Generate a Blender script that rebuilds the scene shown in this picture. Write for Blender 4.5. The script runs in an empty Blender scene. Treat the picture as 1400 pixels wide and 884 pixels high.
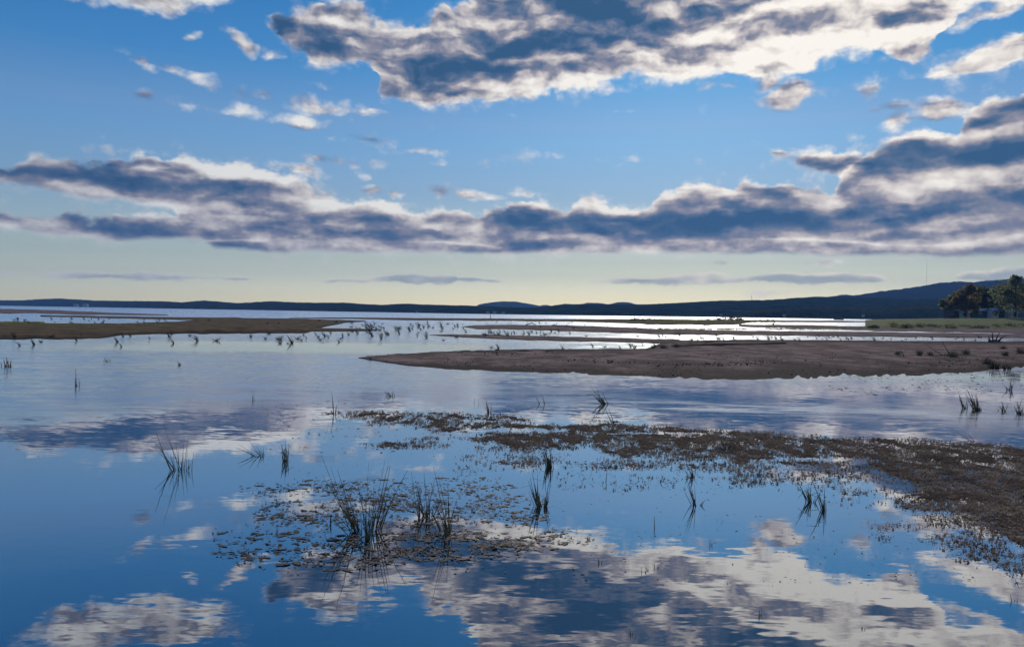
import bpy, bmesh, math, random
import numpy as np
from mathutils import Vector, Matrix
from math import radians as R

scene = bpy.context.scene
COL = scene.collection
rng = random.Random(7)
NR = np.random.RandomState(11)

# ------------------------------------------------------------------ camera
EYE = 3.2
FPX = 1100.0                      # focal length in units of a 1400 wide frame
PITCH, ROLL = math.atan(16.25 / FPX), math.atan(0.0135)
F_ = Vector((0, math.cos(PITCH), -math.sin(PITCH)))
R0 = Vector((1, 0, 0)); U0 = Vector((0, math.sin(PITCH), math.cos(PITCH)))
R_ = R0 * math.cos(ROLL) + U0 * math.sin(ROLL)
U_ = U0 * math.cos(ROLL) - R0 * math.sin(ROLL)
cam_d = bpy.data.cameras.new('camera')
cam_d.sensor_width = 36.0
cam_d.lens = FPX / 1400 * 36.0
cam_d.clip_start = 0.1; cam_d.clip_end = 60000
cam = bpy.data.objects.new('camera', cam_d); COL.objects.link(cam)
M3 = Matrix((R_, U_, -F_)).transposed().to_4x4()
cam.matrix_world = Matrix.Translation((0, 0, EYE)) @ M3
scene.camera = cam
scene.render.resolution_x = 1024; scene.render.resolution_y = 646

def ray(px, py):
    return F_ + R_ * ((px - 700) / FPX) - U_ * ((py - 442) / FPX)
def azel(px, py):
    d = ray(px, py).normalized()
    return math.degrees(math.atan2(d.x, d.y)), math.degrees(math.asin(d.z))
def ground(px, py, z=0.0):
    d = ray(px, py)
    t = (z - EYE) / d.z
    return Vector((d.x * t, d.y * t, z))
def at_dist(px, py, dist):
    d = ray(px, py); t = dist / d.y
    return Vector((d.x * t, dist, EYE + d.z * t))

# ------------------------------------------------------------------ light
SUN_EL, SUN_AZ = 27.0, 13.0       # degrees; azimuth to the right of the view axis (+Y)
sun_d = bpy.data.lights.new('sun', 'SUN'); sun_d.energy = 2.0; sun_d.angle = R(3.0)   # the sun stands behind thin cloud
sun_d.color = (1.0, 0.9, 0.76)
sun = bpy.data.objects.new('sun', sun_d); COL.objects.link(sun)
sd = Vector((math.sin(R(SUN_AZ)) * math.cos(R(SUN_EL)), math.cos(R(SUN_AZ)) * math.cos(R(SUN_EL)), math.sin(R(SUN_EL))))
sun.rotation_euler = sd.to_track_quat('Z', 'Y').to_euler()
sun.location = sd * 100
vs = scene.view_settings
scene.display_settings.display_device = 'sRGB'
vs.view_transform = 'Standard'; vs.look = 'None'; vs.exposure = 0.1; vs.gamma = 1.0; vs.use_curve_mapping = False
scene.cycles.use_denoising = True
scene.cycles.use_adaptive_sampling = True; scene.cycles.adaptive_threshold = 0.015; scene.cycles.adaptive_min_samples = 20
scene.cycles.volume_bounces = 0
scene.cycles.max_bounces = 6
scene.cycles.glossy_bounces = 3
scene.cycles.caustics_reflective = False
scene.cycles.caustics_refractive = False

# ------------------------------------------------------------------ node helpers
class V:
    """one value in a node tree; arithmetic makes Math nodes"""
    def __init__(s, nt, sock): s.nt, s.s = nt, sock
    def _m(s, op, *a, clamp=False):
        n = s.nt.nodes.new('ShaderNodeMath'); n.operation = op; n.use_clamp = clamp
        for i, x in enumerate((s,) + a):
            if isinstance(x, V): s.nt.links.new(x.s, n.inputs[i])
            else: n.inputs[i].default_value = float(x)
        return V(s.nt, n.outputs[0])
    def __add__(s, o): return s._m('ADD', o)
    __radd__ = __add__
    def __mul__(s, o): return s._m('MULTIPLY', o)
    __rmul__ = __mul__
    def __sub__(s, o): return s._m('SUBTRACT', o)
    def __rsub__(s, o): return (s * -1.0) + o
    def __truediv__(s, o): return s._m('DIVIDE', o)
    def min(s, o): return s._m('MINIMUM', o)
    def max(s, o): return s._m('MAXIMUM', o)
    def clamp(s): return s._m('ADD', 0.0, clamp=True)
    def exp(s): return s._m('EXPONENT')
    def pow(s, p): return s._m('POWER', p)
    def abs(s): return s._m('ABSOLUTE')
    def step(s, a, b):            # smoothstep from a to b
        n = s.nt.nodes.new('ShaderNodeMapRange'); n.interpolation_type = 'SMOOTHSTEP'; n.clamp = True
        s.nt.links.new(s.s, n.inputs[0])
        for i, x in ((1, a), (2, b)):
            if isinstance(x, V): s.nt.links.new(x.s, n.inputs[i])
            else: n.inputs[i].default_value = x
        return V(s.nt, n.outputs[0])
    def smin(s, o, k): return s._m('SMOOTH_MIN', o, k)
    def smax(s, o, k): return s._m('SMOOTH_MAX', o, k)
def xyz(nt, x, y, z=0.0):
    n = nt.nodes.new('ShaderNodeCombineXYZ')
    for i, a in enumerate((x, y, z)):
        if isinstance(a, V): nt.links.new(a.s, n.inputs[i])
        else: n.inputs[i].default_value = a
    return n.outputs[0]
def sep(nt, sock):
    n = nt.nodes.new('ShaderNodeSeparateXYZ'); nt.links.new(sock, n.inputs[0])
    return [V(nt, o) for o in n.outputs]
def noise(nt, vec, scale, detail=5, rough=0.55, color=False, dim='3D', dist=0.0, lac=2.0):
    n = nt.nodes.new('ShaderNodeTexNoise'); n.noise_dimensions = dim
    if vec is not None: nt.links.new(vec, n.inputs['Vector'])
    n.inputs['Scale'].default_value = scale; n.inputs['Detail'].default_value = detail
    n.inputs['Roughness'].default_value = rough; n.inputs['Distortion'].default_value = dist
    n.inputs['Lacunarity'].default_value = lac
    return sep(nt, n.outputs['Color']) if color else V(nt, n.outputs[0])
def mixc(nt, f, a, b, mode='MIX'):
    n = nt.nodes.new('ShaderNodeMix'); n.data_type = 'RGBA'; n.blend_type = mode; n.clamp_factor = True
    def put(i, x):
        if isinstance(x, V): nt.links.new(x.s, n.inputs[i])
        elif isinstance(x, (tuple, list)): n.inputs[i].default_value = (*x[:3], 1)
        elif isinstance(x, (int, float)): n.inputs[i].default_value = x
        else: nt.links.new(x, n.inputs[i])
    put(0, f); put(6, a); put(7, b)
    return n.outputs[2]
def ramp(nt, v, stops, interp='LINEAR'):
    n = nt.nodes.new('ShaderNodeValToRGB'); e = n.color_ramp; e.interpolation = interp
    while len(e.elements) < len(stops): e.elements.new(0.5)
    for el, (p, c) in zip(e.elements, stops): el.position = p; el.color = (*c, 1)
    nt.links.new(v.s if isinstance(v, V) else v, n.inputs[0])
    return n.outputs[0]
def curves3(nt, v, lo, hi, tabs, vlo, vhi):
    """up to three tabulated functions of v read by one Vector Curves node"""
    t = (v - (lo + hi) / 2) * (2 / (hi - lo))
    t = xyz(nt, t, t, t)
    n = nt.nodes.new('ShaderNodeVectorCurve')
    nt.links.new(t, n.inputs['Vector'])
    m = n.mapping; m.use_clip = False
    for c, tab in enumerate(tabs):
        cu = m.curves[c]
        pts = [(2 * (a - lo) / (hi - lo) - 1, 2 * (b - vlo) / (vhi - vlo) - 1) for a, b in tab]
        pts = sorted(pts)
        while len(cu.points) < len(pts): cu.points.new(0, 0)
        for p, q in zip(cu.points, pts): p.location = q; p.handle_type = 'VECTOR'
    m.extend = 'HORIZONTAL'
    m.update()
    return [(o + 1.0) * ((vhi - vlo) / 2) + vlo for o in sep(nt, n.outputs[0])]

# ------------------------------------------------------------------ sky
world = bpy.data.worlds.new('World'); scene.world = world; world.use_nodes = True
nt = world.node_tree; nt.nodes.clear()
tc = nt.nodes.new('ShaderNodeTexCoord')
dx, dy, dz = sep(nt, tc.outputs['Generated'])
sky = nt.nodes.new('ShaderNodeTexSky'); sky.sky_type = 'NISHITA'; sky.sun_disc = False
sky.sun_elevation = R(SUN_EL); sky.sun_rotation = R(SUN_AZ); sky.air_density = 1.0; sky.dust_density = 0.6; sky.ozone_density = 1.6
nt.links.new(tc.outputs['Generated'], sky.inputs[0]) if len(sky.inputs) else None
DEG = 180 / math.pi
u = dx._m('ARCTAN2', dy) * DEG          # azimuth from +Y, degrees
v = dz._m('ARCSINE') * DEG              # elevation, degrees
HAZE_COL = (0.22, 0.48, 1.0); HAZE_D = 1.8e-4
SKY_GRADE = [(e / 40.0, c) for e, c in ((0, (3.05, 3.05, 2.35)), (1.5, (2.7, 2.85, 2.5)), (3.5, (1.75, 1.98, 1.9)), (8, (0.98, 1.46, 2.0)), (11.7, (0.72, 1.4, 2.2)), (13, (0.72, 1.33, 2.12)), (16.5, (0.32, 1.08, 2.05)), (21, (0.2, 0.9, 1.9)), (40, (0.12, 0.7, 1.6)))]
CLOUD_RAMP = [(0.0, (0.038, 0.108, 0.228)), (0.22, (0.095, 0.16, 0.28)), (0.45, (0.27, 0.275, 0.35)), (0.65, (0.58, 0.54, 0.55)), (0.84, (0.84, 0.79, 0.75)), (1.0, (0.99, 0.95, 0.89))]
SMALL = [(170,-15,120,34,0), (255,-22,90,26,0), (198,86,32,10,-25), (240,98,30,10,-18), (268,106,24,10,0), (283,116,13,6,-20), (262,50,9,6,0), (330,62,26,10,-25), (370,78,20,10,0),
 (195,130,12,4,0), (256,144,24,6,0), (320,151,44,8,-4), (350,136,22,5,0), (432,146,50,11,-6), (412,164,46,10,0), (502,152,28,8,6), (440,120,10,4,0),
 (508,189,46,10,0), (578,205,36,5,0), (435,217,40,5,0), (415,234,38,12,0), (500,236,10,4,0), (511,256,20,9,0), (540,265,15,8,-12), (602,262,20,10,0), (640,263,34,9,-10), (672,270,24,6,0),
 (722,262,26,10,0), (1165,189,18,5,0), (1078,128,38,20,8), (1187,126,16,7,20), (1050,112,24,18,0), (832,126,22,7,0), (985,120,30,7,0),
 (1215,148,56,12,-6), (1290,152,50,20,0), (1222,168,26,13,0), (985,361,22,4,0), (1115,361,24,5,0), (1060,399,36,8,0), (1340,25,70,12,14), (655,6,14,8,0)]
HOLES = [(1105,28,60,11,24), (1150,18,36,10,12), (1060,44,22,8,0), (1202,17,30,5,0), (610,53,26,5,0), (545,60,1,1,0)]
LIT = [(1180,20,150,62,0), (430,272,120,16,-6), (260,284,110,14,0), (1290,250,150,26,0), (1330,300,110,16,0), (450,305,120,12,0), (370,238,90,26,-14), (280,222,80,20,-8), (545,285,60,22,-10), (600,305,70,10,0), (430,250,60,14,-12), (950,250,70,16,0), (1040,245,40,14,0), (490,28,85,22,-10), (630,35,60,25,0), (1150,60,160,60,0), (1000,90,160,40,0),
 (1250,190,50,14,0), (830,285,50,14,0), (70,268,70,8,0), (760,325,100,10,0), (1250,328,80,8,0), (300,295,120,7,0)]
DARK = [(1225,30,45,12,0), (1180,55,60,9,0), (960,60,60,12,0), (740,65,110,18,-3), (820,15,90,30,0), (900,45,70,22,0), (620,95,100,26,-6), (470,76,110,20,-4), (385,40,28,30,0), (1225,22,40,10,0), (1050,90,40,12,0), (110,240,170,22,0), (1180,225,110,22,0), (1370,205,70,22,0), (700,300,80,18,0), (1000,310,200,20,0)]
SKY_K = 10.0
# clear sky: physical sky, graded by elevation
grade = ramp(nt, (v * (1 / 40.0)).clamp(), SKY_GRADE)
gm = nt.nodes.new('ShaderNodeGamma'); nt.links.new(sky.outputs[0], gm.inputs[0]); gm.inputs[1].default_value = 0.48
hz = mixc(nt, 1.0, gm.outputs[0], grade, 'MULTIPLY')

def conv(tab):
    """(x, y) of a cloud's outline in the photograph -> (azimuth, elevation)"""
    return [azel(x, y) for x, y in tab]
LO, HI = -44.0, 44.0
# --- the long bank: upper lobe, lower lobe, right-hand mass
T = [(-260,235),(-60,220),(0,216),(40,214),(80,215),(100,210),(140,210),(180,208),(215,205),(250,208),(290,213),(330,221),(360,231),(400,245),(440,257),(470,264),
     (492,267),(520,266),(545,272),(562,284),(590,281),(625,281),(641,292),(652,297),(664,285),(690,282),(704,272),(730,269),(760,277),(774,284),
     (786,270),(810,265),(840,271),(862,277),(888,281),(900,262),(930,250),(990,244),(1002,252),(1015,242),(1035,239),(1058,245),(1085,250),(1118,254),(1140,256),(1165,225),(1195,206),(1222,190),(1245,183),(1295,180),(1318,152),(1355,135),(1400,122),(1480,102),(1700,92)]
B1 = [(-260,262),(0,256),(50,259),(75,266),(120,274),(165,277),(205,284),(235,290),(262,325),(290,345),(900,350),(1700,350)]
T2 = [(-260,296),(0,292),(40,291),(60,288),(100,288),(140,291),(165,288),(210,286),(235,289),(262,287),(300,283),(330,276),(360,262),(400,250),(440,262),(470,269),(492,272),(520,271),(545,277),(562,289),(590,286),(625,286),(641,296),(652,300),(664,290),(690,287),(704,277),(730,274),(760,282),(774,288),(786,275),(810,270),(840,276),(862,282),(888,285),(900,267),(930,255),(990,249),(1002,257),(1015,247),(1035,244),(1058,250),(1085,255),(1118,259),(1140,261),(1165,230),(1195,211),(1245,188),(1295,185),(1318,157),(1355,140),(1400,127),(1700,97)]
B = [(-260,312),(0,319),(50,323),(100,326),(165,332),(200,331),(300,329),(360,327),(440,330),(500,333),(560,331),(600,330),(650,335),(700,339),(760,340),(800,334),(850,335),
     (880,333),(910,330),(960,328),(1050,326),(1140,327),(1200,334),(1260,337),(1320,332),(1345,325),(1400,319),(1700,300)]
T3 = [(-260,200),(1040,206),(1052,213),(1060,212),(1085,207),(1120,208),(1165,202),(1195,203),(1204,199),(1222,188),(1245,181),(1270,178),(1295,178),(1306,168),(1318,150),(1335,140),(1355,133),(1375,127),(1400,120),(1480,100),(1700,90)]
B3 = [(-260,180),(1040,190),(1054,216),(1062,219),(1085,223),(1105,235),(1130,244),(1150,252),(1170,275),(1400,290),(1700,290)]
# --- low streaks near the horizon
T4 = [(-260,380),(0,371),(50,373),(100,368),(160,372),(200,370),(240,373),(300,376),(340,379),(356,383),(370,392),(415,392),(425,381),(470,379),(500,378),(540,373),(560,371),(600,375),(650,378),(685,382),(696,391),
      (780,391),(792,385),(830,381),(870,378),(900,378),(945,373),(980,371),(1005,377),(1040,374),(1080,371),(1100,375),(1130,376),(1150,373),(1195,375),(1210,379),(1222,384),(1280,386),(1300,378),(1320,370),(1360,364),(1400,360),(1700,350)]
B4 = [(-260,384),(0,376),(100,380),(200,383),(300,384),(356,384),(370,386),(415,386),(425,383),(500,386),(600,388),(685,387),(696,385),(780,385),(792,387),(870,389),(980,389),(1100,389),(1200,388),(1222,383),(1280,383),(1300,379),(1340,383),(1400,388),(1700,388)]
# --- upper mass
T5 = [(-260,60),(362,60),(370,24),(385,14),(410,12),(432,10),(444,4),(462,8),(482,6),(500,10),(512,20),(528,20),(545,27),(565,32),(578,34),(586,18),(602,8),(625,12),(640,4),(656,-8),(664,-60),(900,-220),(1250,-220),(1300,-160),(1700,-100)]
B5 = [(-260,20),(362,15),(372,34),(386,62),(420,88),(455,97),(500,96),(512,112),(518,136),(545,142),(575,143),(625,147),(680,143),(735,133),(760,134),(800,136),(812,135),(826,120),(850,112),
      (880,108),(905,112),(935,111),(960,107),(1000,110),(1040,113),(1058,108),(1085,104),(1122,100),(1138,84),(1165,77),(1200,80),(1240,88),(1262,88),(1285,76),(1296,58),(1306,22),(1330,9),(1400,6),(1480,-10),(1700,-40)]
T6 = [(-260,160),(1240,112),(1256,106),(1285,86),(1310,76),(1330,62),(1360,50),(1400,36),(1700,-30)]
B6 = [(-260,80),(1240,106),(1256,108),(1290,112),(1310,106),(1340,98),(1370,96),(1400,88),(1700,60)]
VLO, VHI = -2.0, 40.0

# coordinates bent by turbulence, more of it higher up
st = (v * 1.7)
q = xyz(nt, u, st, 0.0)
w1 = noise(nt, q, 0.2, 6, 0.55, color=True)
amp = (v * 0.055 + 0.35).min(1.8).max(0.2)
wu = (w1[0] - 0.5) * amp * 3.6
wv = (w1[1] - 0.5) * amp * 2.4
uu, vv = u + wu, v + wv
def billow(a, b):
    t = xyz(nt, a, b * 1.5, 3.0)
    n = nt.nodes.new('ShaderNodeTexVoronoi'); n.voronoi_dimensions = '2D'; n.feature = 'SMOOTH_F1' if SMOOTHV else 'F1'
    nt.links.new(t, n.inputs['Vector']); n.inputs['Scale'].default_value = 0.5
    n.inputs['Detail'].default_value = 2.0; n.inputs['Roughness'].default_value = 0.55; n.inputs['Lacunarity'].default_value = 2.3
    d = V(nt, n.outputs['Distance'])
    m = noise(nt, t, 0.3, 5, 0.48)
    return m * 0.75 + 0.36 - d * 0.34
SMOOTHV = False
tu, tv = u + wu * 0.45, v + wv * 0.6
n1 = billow(tu, tv)                                    # puffs
n2 = billow(tu + 0.15, tv + 0.7)                      # the same, a step towards the sun
puff = (n1 - n2)
n3 = noise(nt, xyz(nt, tu * 0.55, tv * 1.9, 9.0), 0.3, 3, 0.5)
n4 = noise(nt, xyz(nt, tu * 0.55 + 0.1, tv * 1.9 + 1.1, 9.0), 0.3, 3, 0.5)   # broad lobes, lit along their tops

a1, a2, a3 = curves3(nt, uu, LO, HI, [conv(T), conv(B1), conv(T2)], VLO, VHI)
b1, b2, b3 = curves3(nt, uu, LO, HI, [conv(B), conv(T3), conv(B3)], VLO, VHI)
c1, c2, _ = curves3(nt, uu, LO, HI, [conv(T4), conv(B4)], VLO, VHI)
d1, d2, d3 = curves3(nt, uu, LO, HI, [conv(T5), conv(B5), conv(T6)], VLO, VHI)
e1, _, _ = curves3(nt, uu, LO, HI, [conv(B6)], VLO, VHI)
vb = v + wv * 0.35                                     # bases of the bank stay flatter
low = v + wv * 0.55
# signed depth inside each cloud, degrees
nt_, nb_ = (n1 - 0.5) * 1.5, (n1 - 0.5) * 0.5
s1 = (a1 - vv + nt_).min(vb - a2 + nb_)
s2 = (a3 - vv + nt_).min(vb - b1 + nb_)
s3 = (b2 - vv).min(vv - b3) + nt_
s4 = (c1 - low).min(low - c2)
s5 = (d1 - vv).min(vv - d2)
s6 = (d3 - vv).min(vv - e1)
def blob(cx, cy, rx, ry, rot=0.0, gain=1.0):
    a, e = azel(cx, cy); a2_, e2_ = azel(cx + rx, cy); a3_, e3_ = azel(cx, cy - ry)
    ru, rv = abs(a2_ - a), abs(e3_ - e)
    c_, s_ = math.cos(R(rot)), math.sin(R(rot))
    # rotated ellipses shear the picture of the sky: (u', v') = A (p - centre)
    m = nt.nodes.new('ShaderNodeVectorMath'); m.operation = 'MULTIPLY'
    k = int(round(rot / 15.0)); bb = BASES[k]
    nt.links.new(bb, m.inputs[0]); m.inputs[1].default_value = (1 / ru, 1 / rv, 0)
    l = nt.nodes.new('ShaderNodeVectorMath'); l.operation = 'DISTANCE'
    nt.links.new(m.outputs[0], l.inputs[0])
    cu, cv = a * c_ + e * s_, -a * s_ + e * c_
    t = R(k * 15); cu, cv = a * math.cos(t) + e * math.sin(t), -a * math.sin(t) + e * math.cos(t)
    l.inputs[1].default_value = (cu / ru, cv / rv, 0)
    return (1.0 - V(nt, l.outputs['Value'])) * (gain * rv)
bu, bv = u + wu * 0.55, v + wv * 0.8
BASES = {}
for k in (-2, -1, 0, 1, 2):
    t = R(k * 15); BASES[k] = xyz(nt, bu * math.cos(t) + bv * math.sin(t), bv * math.cos(t) - bu * math.sin(t))
small = None
for b in SMALL:
    x = blob(*b); small = x if small is None else small.max(x)
# scattered cloud in the rest of the sky, above and beside the view
gen = noise(nt, xyz(nt, u * 0.5, v, 5.0), 0.09, 6, 0.55)
side = u.abs().step(36, 46).max(v.step(27, 33))
s7 = (gen - 0.53) * 14.0 - (1.0 - side) * 6.0

# coverage
def edge(s, w, k): return ((s + (n1 - 0.5) * k)).step(0.0, w)
shadeL = (u.step(-36, 4) * 0.35 + 0.65)                # clouds away from the sun catch less of its light
def light_bank(s, top, vv_):
    dt = (top - vv_).max(0.0)
    return dt
# bank: lit rim along its top, dark belly, thin bright fringe under it
topd = (a1 - vv).max(0.0)
LT = None
white = None
for b in LIT:
    x = blob(*b).max(0.0); white = x if white is None else white.max(x)
dark = None
for b in DARK:
    x = blob(*b).max(0.0); dark = x if dark is None else dark.max(x)
def over(base, alpha, col): return mixc(nt, alpha, base, col)
CR = CLOUD_RAMP
def cloudcol(l): return ramp(nt, l.clamp(), CR)
tex = puff * 0.65 + (n3 - n4) * 1.6 + (n3 - 0.5) * 0.35
# upper mass
sB = s5.max(s6)
for h in HOLES: sB = sB.min(blob(*h) * -1.0 + 0.0) if False else sB - blob(*h).max(0.0) * 2.2
kB = (vv - d2).max(0.0).min((d1 - vv).max(0.0) * 1.3)
lB = (kB * -0.5).exp() * 0.5 + 0.34 + u.step(2, 15) * 0.1 + tex * 1.25 + white * 0.15 - dark * 0.62
aB = edge(sB, 0.55, 1.3)
# bank
sA = s1.max(s2); sA = sA.max(s3)
rim = ((a1 - vv).abs().min((b2 - vv).abs() )).min((a3 - vv).abs() * 1.4 + s1.max(0.0) * 2.5)
kA = sA.max(0.0)
lA = (rim * -1.3).exp() * (n3.step(0.35, 0.65) * 0.5 + 0.32) + (kA * -3.5).exp() * 0.22 + 0.26 + ((vb - b1).max(0.0) * -0.9).exp() * 0.13 + ((vb - b1).abs() * -4.0).exp() * n4.step(0.42, 0.6) * 0.55 + tex * 0.9 + white * 0.7 - dark * 0.36
aA = sA.step(0.0, 0.48)
# streaks
lC = (c1 - low).abs() * -5.0
lC = lC.exp() * 0.62 + 0.56 + tex * 0.8
aC = edge(s4 + 0.06, 0.22, 0.75) * 0.9
# small puffs
aS = edge(small + 0.13, 0.65, 1.1)
lS = 0.8 + tex * 1.3 + (small.max(0.0) * -0.1)
veil = (sA.max(sB) + 0.5 + (n1 - 0.5) * 3.2).step(0.0, 1.3) * 0.38       # thin torn vapour round the big clouds
lV = 0.82 + tex * 0.5
aG = s7.step(0, 3.0)
lG = (s7.max(0.0) * -0.25).exp() * 0.6 + 0.35 + tex
col = hz
for al, li in ((aG, lG), (veil, lV), (aS, lS), (aC, lC), (aB, lB), (aA, lA)):
    c = cloudcol(li) if al is not aC else mixc(nt, li.step(0.45, 1.0), (0.46, 0.52, 0.54), (1.05, 0.97, 0.82))     # streaks seen through far air
    c = mixc(nt, 1.0, c, ramp(nt, ((u + 40) * (1 / 80.0)).clamp(), [(0.0, (6.2, 6.8, 7.6)), (0.45, (9.0, 9.1, 9.2)), (0.7, (10, 9.9, 9.7)), (1.0, (9.6, 9.5, 9.3))]), 'MULTIPLY')
    col = mixc(nt, al, col, c)
bg = nt.nodes.new('ShaderNodeBackground'); bg.inputs['Strength'].default_value = 0.1
wo = nt.nodes.new('ShaderNodeOutputWorld')
nt.links.new(col, bg.inputs[0]); nt.links.new(bg.outputs[0], wo.inputs[0])
world.cycles.sampling_method = 'MANUAL'; world.cycles.sample_map_resolution = 512
from mathutils import noise as MN

# ------------------------------------------------------------------ object helpers
def tag(o, label=None, cat=None, group=None, kind=None):
    if label: o['label'] = label
    if cat: o['category'] = cat
    if group: o['group'] = group
    if kind: o['kind'] = kind
    return o
def mesh(name, verts, faces, mat=None, smooth=False):
    me = bpy.data.meshes.new(name)
    me.from_pydata([tuple(v) for v in verts], [], faces)
    if mat: me.materials.append(mat)
    if smooth: me.polygons.foreach_set('use_smooth', [True] * len(me.polygons))
    me.update()
    return me
def obj(name, me, parent=None, loc=None):
    o = bpy.data.objects.new(name, me); COL.objects.link(o)
    if parent: o.parent = parent
    if loc is not None: o.location = loc
    return o
def empty(name, loc, rz=0.0):
    o = bpy.data.objects.new(name, None); COL.objects.link(o)
    o.location = loc; o.rotation_euler = (0, 0, rz); o.empty_display_size = 0.3
    return o
def lerp_tab(tab, x):
    if x <= tab[0][0]: return tab[0][1]
    for (a, b), (c, d) in zip(tab, tab[1:]):
        if x <= c: return b + (d - b) * (x - a) / (c - a)
    return tab[-1][1]
def tube(vs, fs, pts, rads, n=4):
    """a tapering tube through pts; each ring on the plane across the path"""
    b0 = len(vs)
    for i, p in enumerate(pts):
        d = (pts[min(i + 1, len(pts) - 1)] - pts[max(i - 1, 0)]).normalized()
        a = d.cross(Vector((0.31, 0.9, 0.2))).normalized(); b = d.cross(a)
        for k in range(n):
            t = 2 * math.pi * k / n
            vs.append(p + (a * math.cos(t) + b * math.sin(t)) * rads[i])
    for i in range(len(pts) - 1):
        for k in range(n):
            q = b0 + i * n; fs.append((q + k, q + (k + 1) % n, q + n + (k + 1) % n, q + n + k))
    fs.append(tuple(b0 + k for k in range(n))[::-1]); fs.append(tuple(b0 + (len(pts) - 1) * n + k for k in range(n)))
def box(vs, fs, c, s, rz=0.0):
    b = len(vs); ca, sa = math.cos(rz), math.sin(rz)
    for dx_ in (-.5, .5):
        for dy_ in (-.5, .5):
            for dz_ in (-.5, .5):
                x, y = dx_ * s[0], dy_ * s[1]
                vs.append(Vector((c[0] + x * ca - y * sa, c[1] + x * sa + y * ca, c[2] + dz_ * s[2])))
    for f in ((0, 1, 3, 2), (4, 6, 7, 5), (0, 4, 5, 1), (2, 3, 7, 6), (0, 2, 6, 4), (1, 5, 7, 3)): fs.append(tuple(b + i for i in f))
def fbm(x, y, z=0.0, o=5): return MN.fractal(Vector((x, y, z)), 1.0, 2.0, o)      # about -1..1

# ------------------------------------------------------------------ materials
MATS = {}
def matte(name, stops, scale=1.0, rough=0.85, bump=0.0, bscale=None, spec=0.08, coord='Object', stretch=(1, 1, 1), detail=6, trans=0.0):
    """rough natural surface: its colours spread by fractal noise"""
    m = bpy.data.materials.new(name); m.use_nodes = True; t = m.node_tree
    b = t.nodes['Principled BSDF']
    c = t.nodes.new('ShaderNodeTexCoord')
    if coord == 'World':
        g = t.nodes.new('ShaderNodeNewGeometry'); src = g.outputs['Position']
    else: src = c.outputs[coord]
    mp = t.nodes.new('ShaderNodeMapping'); t.links.new(src, mp.inputs[0]); mp.inputs['Scale'].default_value = stretch
    n = noise(t, mp.outputs[0], scale, detail, 0.62)
    k = len(stops)
    t.links.new(ramp(t, n, [(0.3 + 0.4 * i / max(1, k - 1), s_) for i, s_ in enumerate(stops)]), b.inputs['Base Color'])
    b.inputs['Roughness'].default_value = rough; b.inputs['Specular IOR Level'].default_value = spec
    if bump:
        h = noise(t, mp.outputs[0], bscale or scale * 4, 6, 0.6)
        bn = t.nodes.new('ShaderNodeBump'); bn.inputs['Strength'].default_value = 1.0; bn.inputs['Distance'].default_value = bump
        t.links.new(h.s, bn.inputs['Height']); t.links.new(bn.outputs[0], b.inputs['Normal'])
    if trans:
        b.inputs['Subsurface Weight'].default_value = 0
        tr = t.nodes.new('ShaderNodeBsdfTranslucent'); ms = t.nodes.new('ShaderNodeMixShader'); ms.inputs[0].default_value = trans
        t.links.new(b.inputs['Base Color'].links[0].from_socket, tr.inputs[0])
        out = [x for x in t.nodes if x.type == 'OUTPUT_MATERIAL'][0]
        t.links.new(b.outputs[0], ms.inputs[1]); t.links.new(tr.outputs[0], ms.inputs[2]); t.links.new(ms.outputs[0], out.inputs[0])
    MATS[name] = m
    return m

M_reed = matte('reed stem', [(0.07, 0.045, 0.028), (0.18, 0.14, 0.065), (0.36, 0.28, 0.15)], 6, 0.6, coord='World')
M_tuft = matte('grass tuft', [(0.012, 0.012, 0.008), (0.03, 0.026, 0.014), (0.05, 0.045, 0.025)], 3, 0.9, coord='World')
M_drygrass = matte('dry grass', [(0.10, 0.08, 0.045), (0.2, 0.16, 0.09), (0.28, 0.23, 0.13)], 3, 0.8, coord='World')
M_wood = matte('driftwood', [(0.03, 0.024, 0.02), (0.07, 0.055, 0.045), (0.13, 0.11, 0.09)], 4, 0.85, 0.02, stretch=(1, 6, 6), coord='World')
M_weed = matte('water weed', [(0.11, 0.078, 0.06), (0.26, 0.19, 0.14), (0.44, 0.33, 0.25), (0.26, 0.22, 0.11)], 1.3, 0.95, coord='World', spec=0.05, trans=0.35)
M_leaf = matte('floating leaf', [(0.05, 0.038, 0.03), (0.10, 0.08, 0.062), (0.16, 0.13, 0.10)], 2.2, 0.65, 0.004, 30, spec=0.12, coord='World')
M_leafd = matte('sodden leaf', [(0.03, 0.022, 0.016), (0.06, 0.045, 0.032), (0.085, 0.075, 0.04)], 2.2, 0.65, 0.004, 30, spec=0.12, coord='World')
M_bark = matte('bark', [(0.03, 0.024, 0.018), (0.07, 0.055, 0.045)], 3, 0.9)

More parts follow.
